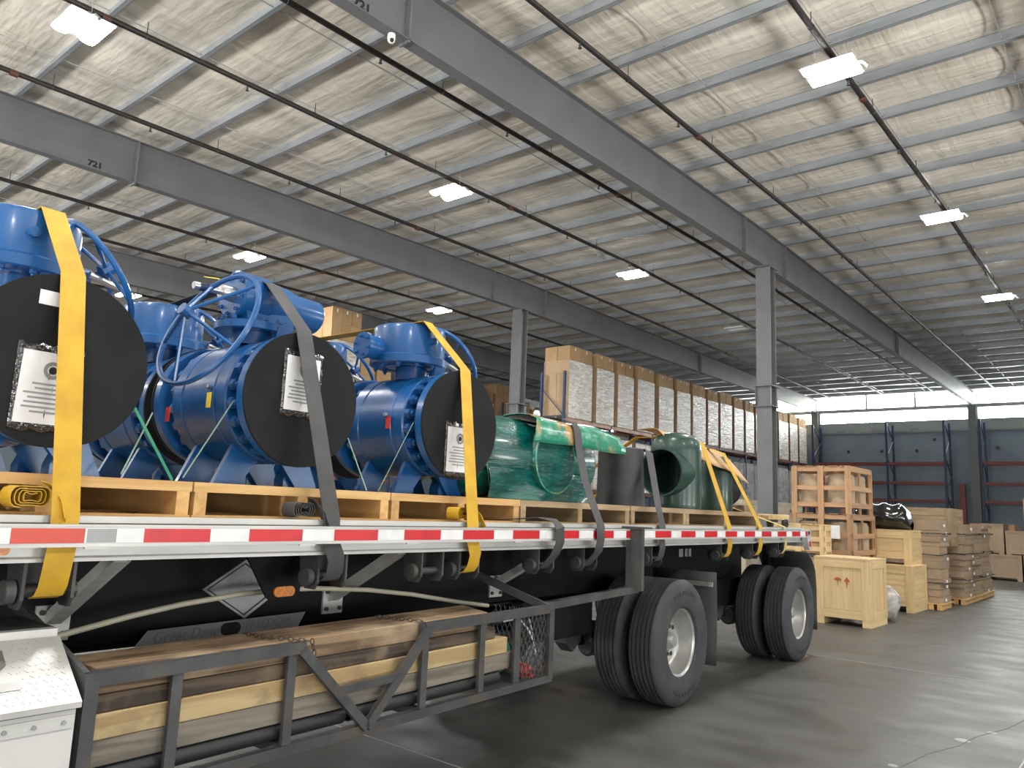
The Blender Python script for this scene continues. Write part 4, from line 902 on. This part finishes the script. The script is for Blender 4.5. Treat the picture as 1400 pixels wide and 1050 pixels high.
def chain(lab, pts, n):
    o = pts[0]; t = tthing('chain', lab, 'chain', *o, group='rusty chains on the dunnage rack'); lk = None
    path = [Vector(p) for p in pts]; L = [(path[i+1]-path[i]).length for i in range(len(path)-1)]; tot = sum(L)
    for k in range(n):
        d = tot*(k+.5)/n; i = 0
        while d > L[i] and i < len(L)-1: d -= L[i]; i += 1
        p = path[i]+(path[i+1]-path[i])*(d/L[i]); dr_ = (path[i+1]-path[i]).normalized()
        m = MB(); s = Vector((0, 0, 1)) if k % 2 else dr_.cross(Vector((0, 0, 1)))
        if s.length < .1: s = Vector((1, 0, 0))
        s = (s-dr_*s.dot(dr_)).normalized(); a = tot/n*.62
        m.tube([p+dr_*a*math.cos(x)+s*a*.55*math.sin(x) for x in [2*PI*j/12 for j in range(12)]], a*.16, 5, True); m.build('chain_link', 'chain_rust', t, o)
chain('rusty chain over the brown timber near the left of the dunnage rack', [(2.19, 3.3, .992), (2.2, 3.12, .997), (2.24, 2.99, 1.0), (2.33, 2.965, .985), (2.35, 2.965, .92)], 18)
chain('rusty chain over the brown timber above the V of the dunnage rack', [(3.0, 3.3, 1.005), (3.04, 3.12, 1.007), (3.08, 3.01, 1.005), (3.1, 2.96, .97)], 15)
m = MB(); m.tube([(4.02, 3.2, .9), (4.05, 3.1, .93), (4.1, 3.06, .86), (4.15, 3.05, .78), (4.18, 3.05, .7), (4.19, 3.07, .75), (4.15, 3.07, .84), (4.13, 3.08, .92)], .006, 6); tsolo(m, 'rope', 'tape_white', 'white cord tangled inside the mesh end of the dunnage rack', 'cord', (4.1, 3.1, .7))
m = MB(); m.grid(lambda a, b: (4.0+.14*a+.02*math.sin(9*b), 3.06+.05*math.sin(7*a+3*b), .575+.1*b*(1-.6*a)), 8, 6); x = tsolo(m, 'red_rag', 'tape_red_faded', 'crumpled red rag at the bottom of the mesh end', 'rag', (4.07, 3.06, .575)); md = x.modifiers.new('s', 'SOLIDIFY'); md.thickness = .008
m = MB(); m.cyl((3.9, 3.12, .72), (3.9, 3.3, .72), .1, n=20); tsolo(m, 'green_hose_coil', 'hose_green', 'dark green hose coil behind the mesh end post', 'hose', (3.9, 3.2, .62))

# ------------------------------------------------------------------ pallets on the deck
DZ = 1.512
def pallet(lab, u0, u1, v0, v1, ms='pine', group=None, nst=3, H=.168, wst=.06):
    o = ((u0+u1)/2, (v0+v1)/2, DZ); t = tthing('wooden_pallet', lab, 'pallet', *o, group=group); D = v1-v0; L = u1-u0
    for k in range(nst): pbox('stringer', ms, t, (u0+wst/2+.01+(L-wst-.02)*k/(nst-1), (v0+v1)/2, DZ+.072), (wst, D-.01, .104), o=o)
    for k in range(8): pbox('deck_board', ms, t, ((u0+u1)/2, v0+.06+(D-.12)*k/7, DZ+.124+.022), (L-.004, .115, .044), o=o)
    for k in range(3): pbox('bottom_board', ms, t, ((u0+u1)/2, v0+.06+(D-.12)*k/2, DZ+.01), (L-.004, .115, .02), o=o)
    return t
g = 'pine pallets under the front row of valves'; g2 = 'pine pallets under the rear row of valves'
PZ = DZ+.168
pallet('new pine pallet under the first valve, at the left edge', .66, 1.875, 3.32, 4.48, group=g)
pallet('new pine pallet under the second valve with the grey strap', 1.88, 3.085, 3.32, 4.48, group=g)
pallet('new pine pallet under the third valve with the red tag', 3.09, 4.305, 3.32, 4.48, group=g)
pallet('pine pallet of the rear row behind the first valve', .7, 1.9, 4.50, 5.56, group=g2)
pallet('pine pallet of the rear row behind the second valve', 1.91, 3.1, 4.50, 5.56, group=g2)
pallet('pine pallet of the rear row behind the third valve', 3.11, 4.3, 4.50, 5.56, group=g2)
g3 = 'old pallets under the pipe fittings'
pallet('worn pallet under the green wrapped tee', 4.33, 5.86, 3.34, 4.5, 'old_wood', g3)
pallet('worn pallet under the black cylinder', 5.88, 6.95, 3.34, 4.5, 'old_wood', g3)
pallet('dark worn pallet under the dark green fittings', 6.98, 8.85, 3.36, 4.5, 'old_wood', g3)

# ------------------------------------------------------------------ valves
nut_me = None
HC = 2.15-PZ           # axis height above the pallet
def nut(parent, p, ax, s=1.0):
    global nut_me
    if nut_me is None:
        mb = MB(); mb.lathe([(0, .0), (.024, .0), (.024, .028), (.02, .03), (.014, .031), (.013, .045), (0, .046)], axis=(0, 0, 1), n=6); nut_me = mb.mesh('nut'); nut_me.materials.append(MATS['valve_blue'])
    o = bpy.data.objects.new('nut', nut_me); col.objects.link(o); o.parent = parent; o.location = p; o.scale = (s, s, s)
    o.rotation_euler = Vector(ax).to_track_quat('Z', 'Y').to_euler(); return o
def handwheel(t, c, nrm, R_, hub=.1, name='handwheel'):
    c = Vector(c); n = Vector(nrm).normalized(); m = MB(); m.ring(c, n, R_, .0145, 56, 8); h = c+n*hub
    m.cyl(h-n*.03, h+n*.025, .032, n=14); a = n.orthogonal().normalized(); b = n.cross(a)
    for k in range(5):
        x = 2*PI*k/5+.4; m.tube([h, c+R_*(math.cos(x)*a+math.sin(x)*b)], .0095, 6)
    w = m.build(name, 'valve_blue', t); return w
def valve_body(t, rear=True):
    ax = (0, 1, 0); c = (0, 0, HC)
    prof = [(0, -.455), (.345, -.455), (.358, -.448), (.358, -.395), (.35, -.388), (.27, -.38), (.262, -.27), (.335, -.268), (.345, -.26), (.345, -.17), (.339, -.165), (.339, -.155), (.345, -.15)]
    prof += [(r, -h) for r, h in reversed(prof)]
    m = MB(); m.lathe(prof, c, ax, 64); b = m.build('body', 'valve_blue', t, ang=30)
    for k in range(20):
        a = 2*PI*(k+.5)/20
        nut(b, (.308*math.cos(a), -.268, HC+.308*math.sin(a)), (0, -1, 0), 1.4); nut(b, (.308*math.cos(a), .268, HC+.308*math.sin(a)), (0, 1, 0), 1.4)
    for s in (-1, 1):
        m = MB(); m.cyl((0, s*.456, HC), (0, s*.47, HC), .362, n=64); m.build('flange_cover', 'cover_black', t)
    for y in (-.18, .18):
        for s in (-1, 1):
            m = MB(); m.bar((s*.17, y, .2), (s*.285, y, .0), .18, .028, (0, 1, 0)) if False else m.prism([(s*.07, .14), (s*.215, .25), (s*.33, .0), (s*.185, .0)], y-.03, y+.0, 1); m.build('foot', 'valve_blue', t)
            m = MB(); m.prism([(s*.12, .05), (s*.14, .1), (s*.25, .04), (s*.25, 0), (s*.12, 0)], y+.001, y+.09, 1); m.build('foot_web', 'valve_blue', t)
    # lifting eye on the closure
    m = MB(); m.prism([(-.06, HC+.33), (.06, HC+.33), (.045, HC+.42), (0, HC+.445), (-.045, HC+.42)], -.245, -.215, 1); m.build('lifting_lug', 'valve_blue', t)
    m = MB(); m.cyl((-.347, -.12, HC+.04), (-.38, -.14, HC+.04), .014, n=10); m.cyl((-.38, -.14, HC+.04), (-.395, -.147, HC+.04), .009, n=10); m.build('drain_plug', 'steel_bright', t)
    return b
def gear_round(t, gx=-.07):
    z0 = HC+.32
    m = MB(); m.lathe([(.11, z0), (.11, z0+.11)], (gx*.5, 0, 0), n=24); m.lathe([(.17, z0+.085), (.17, z0+.115)], (gx, 0, 0), n=24); m.build('bonnet', 'valve_blue', t)
    zb = 2.56-PZ; zt = 2.835-PZ
    m = MB(); m.lathe([(0, zb), (.262, zb), (.268, zb+.006), (.268, zb+.055), (.252, zb+.066), (.252, zt-.03), (.245, zt-.008), (.225, zt), (0, zt)], (gx, 0, 0), n=48); gb = m.build('gearbox', 'valve_blue', t)
    for k in range(12):
        a = 2*PI*k/12; nut(gb, (gx+.235*math.cos(a), .235*math.sin(a), zb+.004), (0, 0, -1), .7)
    m = MB(); m.cyl((gx-.03, -.245, zb+.16), (gx-.03, -.28, zb+.16), .024, n=8); m.build('stop_bolt', 'valve_blue', gb)
    m = MB(); m.cyl((gx-.36, .05, zb+.10), (gx+.1, .05, zb+.10), .078, n=28); m.cyl((gx-.385, .05, zb+.10), (gx-.355, .05, zb+.10), .09, n=28); m.cyl((gx+.1, .05, zb+.1), (gx+.33, .02, zb+.08), .05, n=16); wc = m.build('worm_housing', 'valve_blue', t)
    for k in range(6):
        a = 2*PI*k/6+.3; nut(wc, (gx-.385, .05+.066*math.cos(a), zb+.1+.066*math.sin(a)), (-1, 0, 0), .42)
    m = MB(); m.cyl((gx+.3, -.05, zb+.09), (gx+.46, -.03, zb+.06), .018, n=10); m.build('input_shaft', 'steel_bright', t)
    handwheel(t, (.25, -.05, 2.65-PZ), (.79, -.06, .61), .275, .07)
def paper(t, u0, u1, z0, z1, tilt=0.0, cut=None):
    """document pouch taped on the cover (local x, z)"""
    y = -.4715; cx, cz = (u0+u1)/2, (z0+z1)/2
    m = MB(); w, h = (u1-u0)/2, (z1-z0)/2
    m.grid(lambda a, b: (cx+(w+.018)*(2*a-1), y-.0015-.004*abs(math.sin(a*19+b*7)), cz+(h+.03)*(2*b-1)+.006*math.sin(a*23)), 14, 14); f = m.build('document_pouch', 'film_clear', t, solid=.001)
    m = MB(); m.grid(lambda a, b: (cx+w*(2*a-1)+tilt*h*(2*b-1), y-.0065-.001*math.sin(a*9), cz+h*(2*b-1)), 8, 4); pa = m.build('document', 'paper', f)
    for i, q in enumerate((.62, .5, .92, .74, .86, .94, .6)):
        zz = cz+h*(.1-.13*i); m = MB(); m.box(cx-w*.88*q, cx+w*.88*q, y-.0085, y-.0079, zz-.004, zz+.004); m.build('text_line', 'ink_faint', f)
    m = MB(); m.lathe([(.022, 0), (.036, 0), (.036, .0006), (.022, .0006), (.022, 0)], (cx+w*.1, y-.008, cz+h*.5), (0, -1, 0), 24); m.build('logo_ring', 'ink_grey', f)
    m = MB(); m.lathe([(0, 0), (.016, 0), (.016, .0008), (0, .0008)], (cx+w*.1, y-.008, cz+h*.5), (0, -1, 0), 16); m.build('logo_ring', 'ink_black', f)
def hang_tag(t, mat, p):
    m = MB(); m.box(p[0]-.003, p[0]+.003, p[1]-.018, p[1]+.018, p[2]-.085, p[2]-.005); m.build('hang_tag', mat, t)
gV = 'blue ball valves with black flange covers'
def valve(lab, u, v, kind=0):
    t = tthing('ball_valve', lab, 'valve', u, v, PZ, group=gV); valve_body(t)
    if kind == 0: gear_round(t)
    return t
v3 = valve('blue ball valve at the right end of the front row, by the green tee', 3.79, 3.915); paper(v3, 3.655-3.79, 3.875-3.79, 1.838-PZ, 2.13-PZ); hang_tag(v3, 'tag_red', (-.36, -.15, 2.185-PZ))
v1 = valve('blue ball valve cut off by the left edge, behind the wide yellow strap', 1.305, 3.915); paper(v1, 1.155-1.305, 1.375-1.305, 1.88-PZ, 2.175-PZ, .03)
m = MB(); m.box(1.19-1.305, 1.27-1.305, -.4745, -.4725, 2.37-PZ, 2.43-PZ); m.build('sticker', 'paper', v1)
v2 = valve('blue ball valve in the middle with a loose leaning handwheel', 2.525, 3.915, 1); paper(v2, 2.395-2.525, 2.61-2.525, 2.085-PZ, 2.375-PZ); hang_tag(v2, 'tag_yellow', (-.375, -.17, 2.16-PZ)); hang_tag(v2, 'tag_red', (-.385, .22, 2.10-PZ))
gx = -.07; z0 = HC+.32
m = MB(); m.lathe([(.11, z0), (.11, z0+.1)], (gx, -.03, 0), n=24); m.lathe([(.205, 2.54-PZ), (.212, 2.545-PZ), (.212, 2.585-PZ), (.2, 2.59-PZ), (.12, 2.60-PZ)], (gx, -.03, 0), n=32); m.lathe([(0, 2.54-PZ), (.205, 2.54-PZ)], (gx, -.03, 0), n=32); bn = m.build('bonnet', 'valve_blue', v2)
for k in range(14):
    a = 2*PI*k/14; nut(bn, (gx+.19*math.cos(a), -.03+.19*math.sin(a), 2.592-PZ), (0, 0, 1), .6)
zc = 2.735-PZ; yc = -.05
m = MB(); m.lathe([(0, -.2), (.128, -.2), (.138, -.19), (.138, -.02), (.13, .0), (.125, .04), (.118, .12), (.1, .2), (.1, .36), (.085, .375), (0, .375)], (-.03, yc, zc), (1, 0, -.03), 40); m.box(-.19, .12, yc-.1, yc+.1, 2.59-PZ, zc); go = m.build('gear_operator', 'valve_blue', v2)
for k in range(8):
    a = 2*PI*k/8+.2; nut(go, (-.23, yc+.112*math.cos(a), zc+.112*math.sin(a)+.006), (-1, 0, 0), .5)
m = MB(); m.cyl((-.23, yc, zc+.005), (-.30, yc, zc+.004), .045, .04, n=20); m.cyl((-.30, yc, zc+.004), (-.46, yc, zc), .021, n=14); m.build('input_shaft', 'steel_bright', v2)
m = MB(); m.cyl((-.37, yc, zc+.002), (-.43, yc, zc), .0225, n=14); m.build('shaft_sleeve', 'rack_blue', v2)
m = MB(); m.ribbon([(-.31, yc, zc+.05), (-.33, yc-.02, zc+.065), (-.42, yc-.03, zc+.05)], .02, (0, 1, .4), .001); m.build('yellow_tag', 'tag_yellow', v2)
nrm = Vector((-.915, -.09, .39)); handwheel(v2, (2.052-2.525, 3.65-3.915, 2.469-PZ), nrm, .335, .15)
valve('blue ball valve of the rear row behind the second valve, its round gearbox showing', 2.56, 5.0)
valve('blue ball valve of the rear row hidden behind the third valve', 3.80, 5.0)
valve('blue ball valve of the rear row hidden behind the first valve', 1.30, 5.0)

# ------------------------------------------------------------------ fittings
o = (4.8, 3.78, PZ); t = tthing('wrapped_pipe_tee', 'large pipe tee shrink-wrapped in green film', 'pipe tee', *o)
m = MB(); R_ = .315; zc = 2.0
m.lathe([(0, 0), (.24, .0), (.29, .03), (R_, .09), (R_, 1.42), (.30, 1.46), (.27, 1.48), (0, 1.48)], (4.06, 3.78, zc), (1, 0, 0), 48); m.build('main_run', 'green_wrap', t, o)
m = MB(); m.lathe([(.30, 0), (.275, .1), (.262, .2), (.262, .335), (.255, .345), (.20, .348), (0, .342)], (4.88, 3.78, 2.0), (0, -1, 0), 44); m.build('branch', 'green_wrap', t, o)
m = MB(); m.ring((4.88, 3.44, 2.0), (0, -1, 0), .256, .008, 44, 6); m.build('branch_rim', 'green_film_sheet', t, o)
m = MB()
def skirt(a, b): return (4.12+1.34*a, 3.78-(.30+.03*b+.02*math.sin(9*a+4*b))*(1 if b < 2 else 1), 1.9-(1.9-PZ-.005)*b)
m.grid(skirt, 24, 8); m.build('film_skirt', 'green_wrap', t, o)
for u in (4.5, 5.3):
    m = MB(); m.prism([(u-.15, PZ), (u+.15, PZ), (u+.1, 1.76), (u-.1, 1.76)], 3.6, 3.95, 1); m.build('saddle_block', 'dark_timber0', t, o)
def sheet(fn, nu, nv, name, mat, lab, o, th=.006):
    m = MB(); m.grid(fn, nu, nv); x = tsolo(m, name, mat, lab, 'cardboard', o, ang=60); md = x.modifiers.new('s', 'SOLIDIFY'); md.thickness = th; return x
def card1(a, b):
    P = [(3.92, 2.325), (3.8, 2.342), (3.65, 2.34), (3.52, 2.325), (3.43, 2.29), (3.405, 2.25), (3.39, 2.18), (3.38, 2.115)]
    t = b*(len(P)-1); i = min(int(t), len(P)-2); f = t-i; v = P[i][0]+(P[i+1][0]-P[i][0])*f; z = P[i][1]+(P[i+1][1]-P[i][1])*f
    u0 = 4.72-.2*b; u1 = 5.88-.1*b+(.06 if b > .8 else 0)
    return (u0+(u1-u0)*a, v, z+.006*math.sin(9*a+4*b)-(.05*max(0, a-.75)*4*(1-b)))
sheet(card1, 16, 14, 'green_cardboard', 'green_film_sheet', 'cardboard sheet under green film bent over the wrapped tee', (4.9, 3.78, 2.3))
m = MB(); m.lathe([(0, .52), (.19, .525), (.208, .515), (.212, .3), (.218, .1), (.235, 0), (0, 0)], (6.235, 3.66, PZ), n=40); t = tsolo(m, 'pipe_reducer', 'black_steel', 'black steel cylinder standing between the green tee and the dark green fitting', 'pipe fitting', (6.235, 3.66, PZ))
m = MB(); m.tube([(.225, -.05, .02), (.225, -.05, .48)], .02, 8); m.build('edge_guard', 'steel_dark', t)
o = (7.22, 3.6, PZ); t = tthing('pipe_tee', 'dark green pipe tee with a big open mouth facing the valves', 'pipe tee', *o)
m = MB(); m.lathe([(.245, 0), (.25, .03)]+[(.25, .03+.57*k/24) for k in range(1, 25)]+[(.235, .68), (.19, .735), (.1, .765), (0, .77)], (7.24, 3.6, PZ), n=72)
def _in_mouth(f):
    c = sum((Vector(m.v[i]) for i in f), Vector())/len(f); return c.x < 7.24 and (c.y-3.6)**2+(c.z-2.03)**2 < .222**2
m.f = [f for f in m.f if not _in_mouth(f)]; m.build('main_run', 'pipe_green', t, o)
m = MB(); m.lathe([(.243, .06), (.238, .14), (.238, .345), (.222, .345), (.218, .30)], (7.24, 3.6, 2.03), (-1, 0, 0), 44); m.build('branch', 'pipe_green', t, o)
m = MB(); m.lathe([(.2215, .344), (.218, .25), (.214, .13)], (7.24, 3.6, 2.03), (-1, 0, 0), 44); m.build('bore', 'pipe_inner', t, o)
o = (8.45, 3.72, PZ); t = tthing('pipe_elbow', 'dark green pipe fitting with a black end, right of the open tee', 'pipe fitting', *o)
m = MB(); m.lathe([(.215, 0), (.22, .02), (.22, .45), (.20, .55), (.13, .61), (0, .63)], (8.4, 3.72, PZ), n=36); m.build('main_run', 'pipe_green', t, o)
m = MB(); m.lathe([(.22, .0), (.21, .2), (.215, .32), (.19, .325), (0, .32)], (8.4, 3.72, 1.95), (1, 0, 0), 36); m.build('end_cap', 'cover_black', t, o)
def card2(a, b):
    u = 7.04+1.77*a; w = b*1.0-.35
    z = 2.475-.28*max(0, a-.35)**1.2-(.0 if w < .1 else (w-.1)**1.3*.62)+.012*math.sin(13*a+5*b); return (u, 3.78-.50*w, z)
sheet(card2, 18, 12, 'cardboard_sheet', 'cardboard', 'brown cardboard sheet draped over the dark green fittings', (7.8, 3.6, 2.3))
def card3_unused(a, b): return (6.62+.3*a, 3.66-.3*b+.1*a, 2.40+.05*math.sin(6*a+2*b)-.12*b*(1-a))
m = MB(); m.grid(lambda a, b: (4.97+.035*math.sin(PI*b)*math.cos(2*PI*a)*(1+.2*math.sin(20*a)), 3.70+.03*math.sin(PI*b)*math.sin(2*PI*a)*(1+.3*math.cos(11*a)), 2.375-.026*math.cos(PI*b)*(1+.3*math.sin(17*a))), 16, 8); tsolo(m, 'white_rag', 'plush_white', 'small white crumpled rag on top of the green cardboard', 'rag', (4.97, 3.70, 2.35))
timber('dark wood block on the deck behind the yellow straps', 8.9, 9.22, 3.55, 3.75, DZ, DZ+.16, 'brown_timber', 'wood blocks on the tail of the deck')
timber('small pale wood block on the tail of the deck', 9.28, 9.36, 3.4, 3.5, DZ, DZ+.05, 'light_timber', 'wood blocks on the tail of the deck')
for i, (u, r, lab) in enumerate(((9.05, .05, 'upright coil of dark webbing at the tail of the deck, nearer'), (9.55, .055, 'round coil of dark webbing at the tail of the deck, farther'))):
    m = MB(); m.ribbon([(u+(r*.35+r*.65*k/60)*math.cos(k*.42), 3.3, DZ+r+.002+(r*.35+r*.65*k/60)*math.sin(k*.42)) for k in range(61)], .05, (0, 1, 0), .004); tsolo(m, 'webbing_coil', 'strap_grey' if i else 'chain_rust', lab, 'strap', (u, 3.3, DZ), 'webbing coils at the tail')
timber('long pale timber lying across the tail of the deck', 9.45, 9.7, 3.3, 5.4, DZ, DZ+.06, 'crate_pine', 'wood blocks on the tail of the deck')

# ------------------------------------------------------------------ straps
gS = 'cargo straps over the load'
def strap(lab, path, mat, w=.1, wd=(1, 0, 0), group=gS, coil=None):
    o = path[0]; t = tthing('cargo_strap', lab, 'strap', *o, group=group); m = MB(); m.ribbon(path, w, wd); m.build('webbing', mat, t, o)
    if coil:
        u, v, z, r = coil; pts_ = []
        for k in range(64):                                  # a squashed roll
            a = k*.36+.5; q = .28+.72*k/63; pts_.append((u+r*1.35*q*abs(math.cos(a))**.8*(1 if math.cos(a) > 0 else -1), z-.008+r*.85*q*math.sin(a)+.006*math.sin(3*a)))
        m = MB(); m.ribbon([(a, v, b) for a, b in pts_], w, (0, 1, 0), .0035); m.build('webbing_coil', mat, t, o)
        m = MB(); m.ribbon([(u+r*1.2, v, z+.036), (u+r*1.5, v-.03, z+.02), (u+r*1.75, v-.09, z-.04), (u+r*1.8, v-.12, z-.1)], w*.9, (.3, .9, 0), .003); m.build('webbing_tail', mat, t, o)
    return t
def over(u0, u1, ur, uw, zt=2.842, vt=3.655):
    """from the far rail over both gearboxes, over the flange edge, down behind the rub rail to the winch"""
    return [(u0, 5.72, 1.43), (u0, 5.70, 1.50), (u0, 5.26, zt), (u0, 4.2, zt), (u0, vt, zt), (u1, 3.435, 2.522), (ur, 3.118, 1.53), (ur, 3.112, 1.42), (uw, 3.108, 1.34), (uw, 3.125, 1.27), (uw, 3.155, 1.234), (uw, 3.2, 1.222)]
strap('widest yellow strap over the first valve at the left edge', over(1.27, 1.303, 1.267, 1.258), 'strap_yellow', coil=(1.17, 3.24, 1.60, .055))
strap('dark grey strap slanting across the middle valve', [(2.52, 5.72, 1.43), (2.52, 5.70, 1.5), (2.52, 5.26, 2.845), (2.50, 4.3, 2.89), (2.47, 3.9, 2.885), (2.455, 3.72, 2.81), (2.48, 3.435, 2.522), (2.513, 3.118, 1.53), (2.513, 3.112, 1.42), (2.55, 3.108, 1.34), (2.56, 3.125, 1.27), (2.56, 3.155, 1.234), (2.56, 3.2, 1.222)], 'strap_grey', coil=(2.40, 3.24, 1.58, .05))
strap('yellow strap over the third valve beside the green tee', over(3.63, 3.79, 3.577, 3.605), 'strap_yellow', coil=(3.60, 3.25, 1.585, .05))
strap('short dark grey strap folded over the deck edge beside the third pallet', [(4.24, 3.5, 1.53), (4.28, 3.3, 1.55), (4.33, 3.18, 1.565), (4.38, 3.08, 1.55), (4.40, 3.045, 1.50), (4.41, 3.05, 1.40), (4.41, 3.09, 1.32), (4.42, 3.19, 1.222)], 'strap_grey')
strap('dark grey strap over the green wrapped tee', [(5.0, 5.70, 1.50), (5.0, 4.2, 2.25), (5.03, 3.85, 2.36), (5.05, 3.65, 2.356), (5.06, 3.52, 2.342), (5.08, 3.42, 2.312), (5.085, 3.385, 2.25), (5.08, 3.36, 2.11), (5.05, 3.28, 1.86), (5.0, 3.18, 1.70), (4.95, 3.065, 1.52), (4.94, 3.055, 1.42), (4.95, 3.08, 1.33), (4.96, 3.19, 1.222)], 'strap_grey')
strap('dark grey strap over the black cylinder', [(6.3, 5.70, 1.50), (6.42, 4.2, 2.22), (6.42, 3.66, 2.215), (6.40, 3.46, 2.19), (6.1, 3.2, 1.68), (6.02, 3.118, 1.53), (6.0, 3.112, 1.42), (6.01, 3.108, 1.34), (6.01, 3.125, 1.27), (6.01, 3.155, 1.234), (6.01, 3.2, 1.222)], 'strap_grey')
strap('yellow strap over the dark green tee, left of the slim pair', [(7.4, 5.70, 1.50), (7.5, 4.2, 2.44), (7.52, 3.62, 2.435), (7.50, 3.44, 2.37), (7.43, 3.118, 1.53), (7.42, 3.112, 1.42), (7.43, 3.108, 1.34), (7.43, 3.125, 1.27), (7.43, 3.155, 1.234), (7.43, 3.2, 1.222)], 'strap_yellow')
strap('yellow strap at the end of the cardboard, right of the slim pair', [(8.2, 5.70, 1.50), (8.2, 4.2, 2.36), (8.12, 3.62, 2.36), (8.10, 3.46, 2.30), (8.26, 3.118, 1.53), (8.26, 3.112, 1.42), (8.24, 3.108, 1.34), (8.24, 3.125, 1.27), (8.24, 3.155, 1.234), (8.24, 3.2, 1.222)], 'strap_yellow')
strap('thin pale yellow strap at the very tail of the trailer', [(8.7, 4.3, 1.95), (9.03, 3.118, 1.53), (9.03, 3.112, 1.42), (9.02, 3.108, 1.34), (9.02, 3.125, 1.27), (9.02, 3.155, 1.234), (9.02, 3.2, 1.222)], 'strap_pale_yellow', .06)
gB = 'thin green bands tying valves to pallets'
def band(lab, a, b, mat='band_green', w=.018):
    m = MB(); m.ribbon([a, b], w, (.7, .5, .3), .002); tsolo(m, 'banding_strip', mat, lab, 'strap', tuple(a), gB)
band('thin pale green band slanting beside the middle valve flange', (1.92, 3.5, 1.70), (2.165, 3.535, 2.10), 'band_pale', .014)
band('thin green band beside the third valve flange', (3.15, 3.5, 1.69), (3.435, 3.535, 2.13), 'band_pale')
band('dark green band by the right side of the first valve', (1.88, 3.52, 1.685), (1.655, 3.5, 2.0), 'band_green', .022)
band('thin pale green band crossing behind the dark green one', (1.64, 3.52, 1.70), (1.80, 3.62, 2.0), 'band_pale', .01)
band('thin green band left of the third valve', (3.075, 3.52, 1.69), (2.89, 3.5, 1.98), 'band_pale', .014)
band('thin pale green band right of the third valve flange, over the green film', (4.22, 3.52, 1.69), (4.08, 3.46, 1.95), 'band_pale', .016)
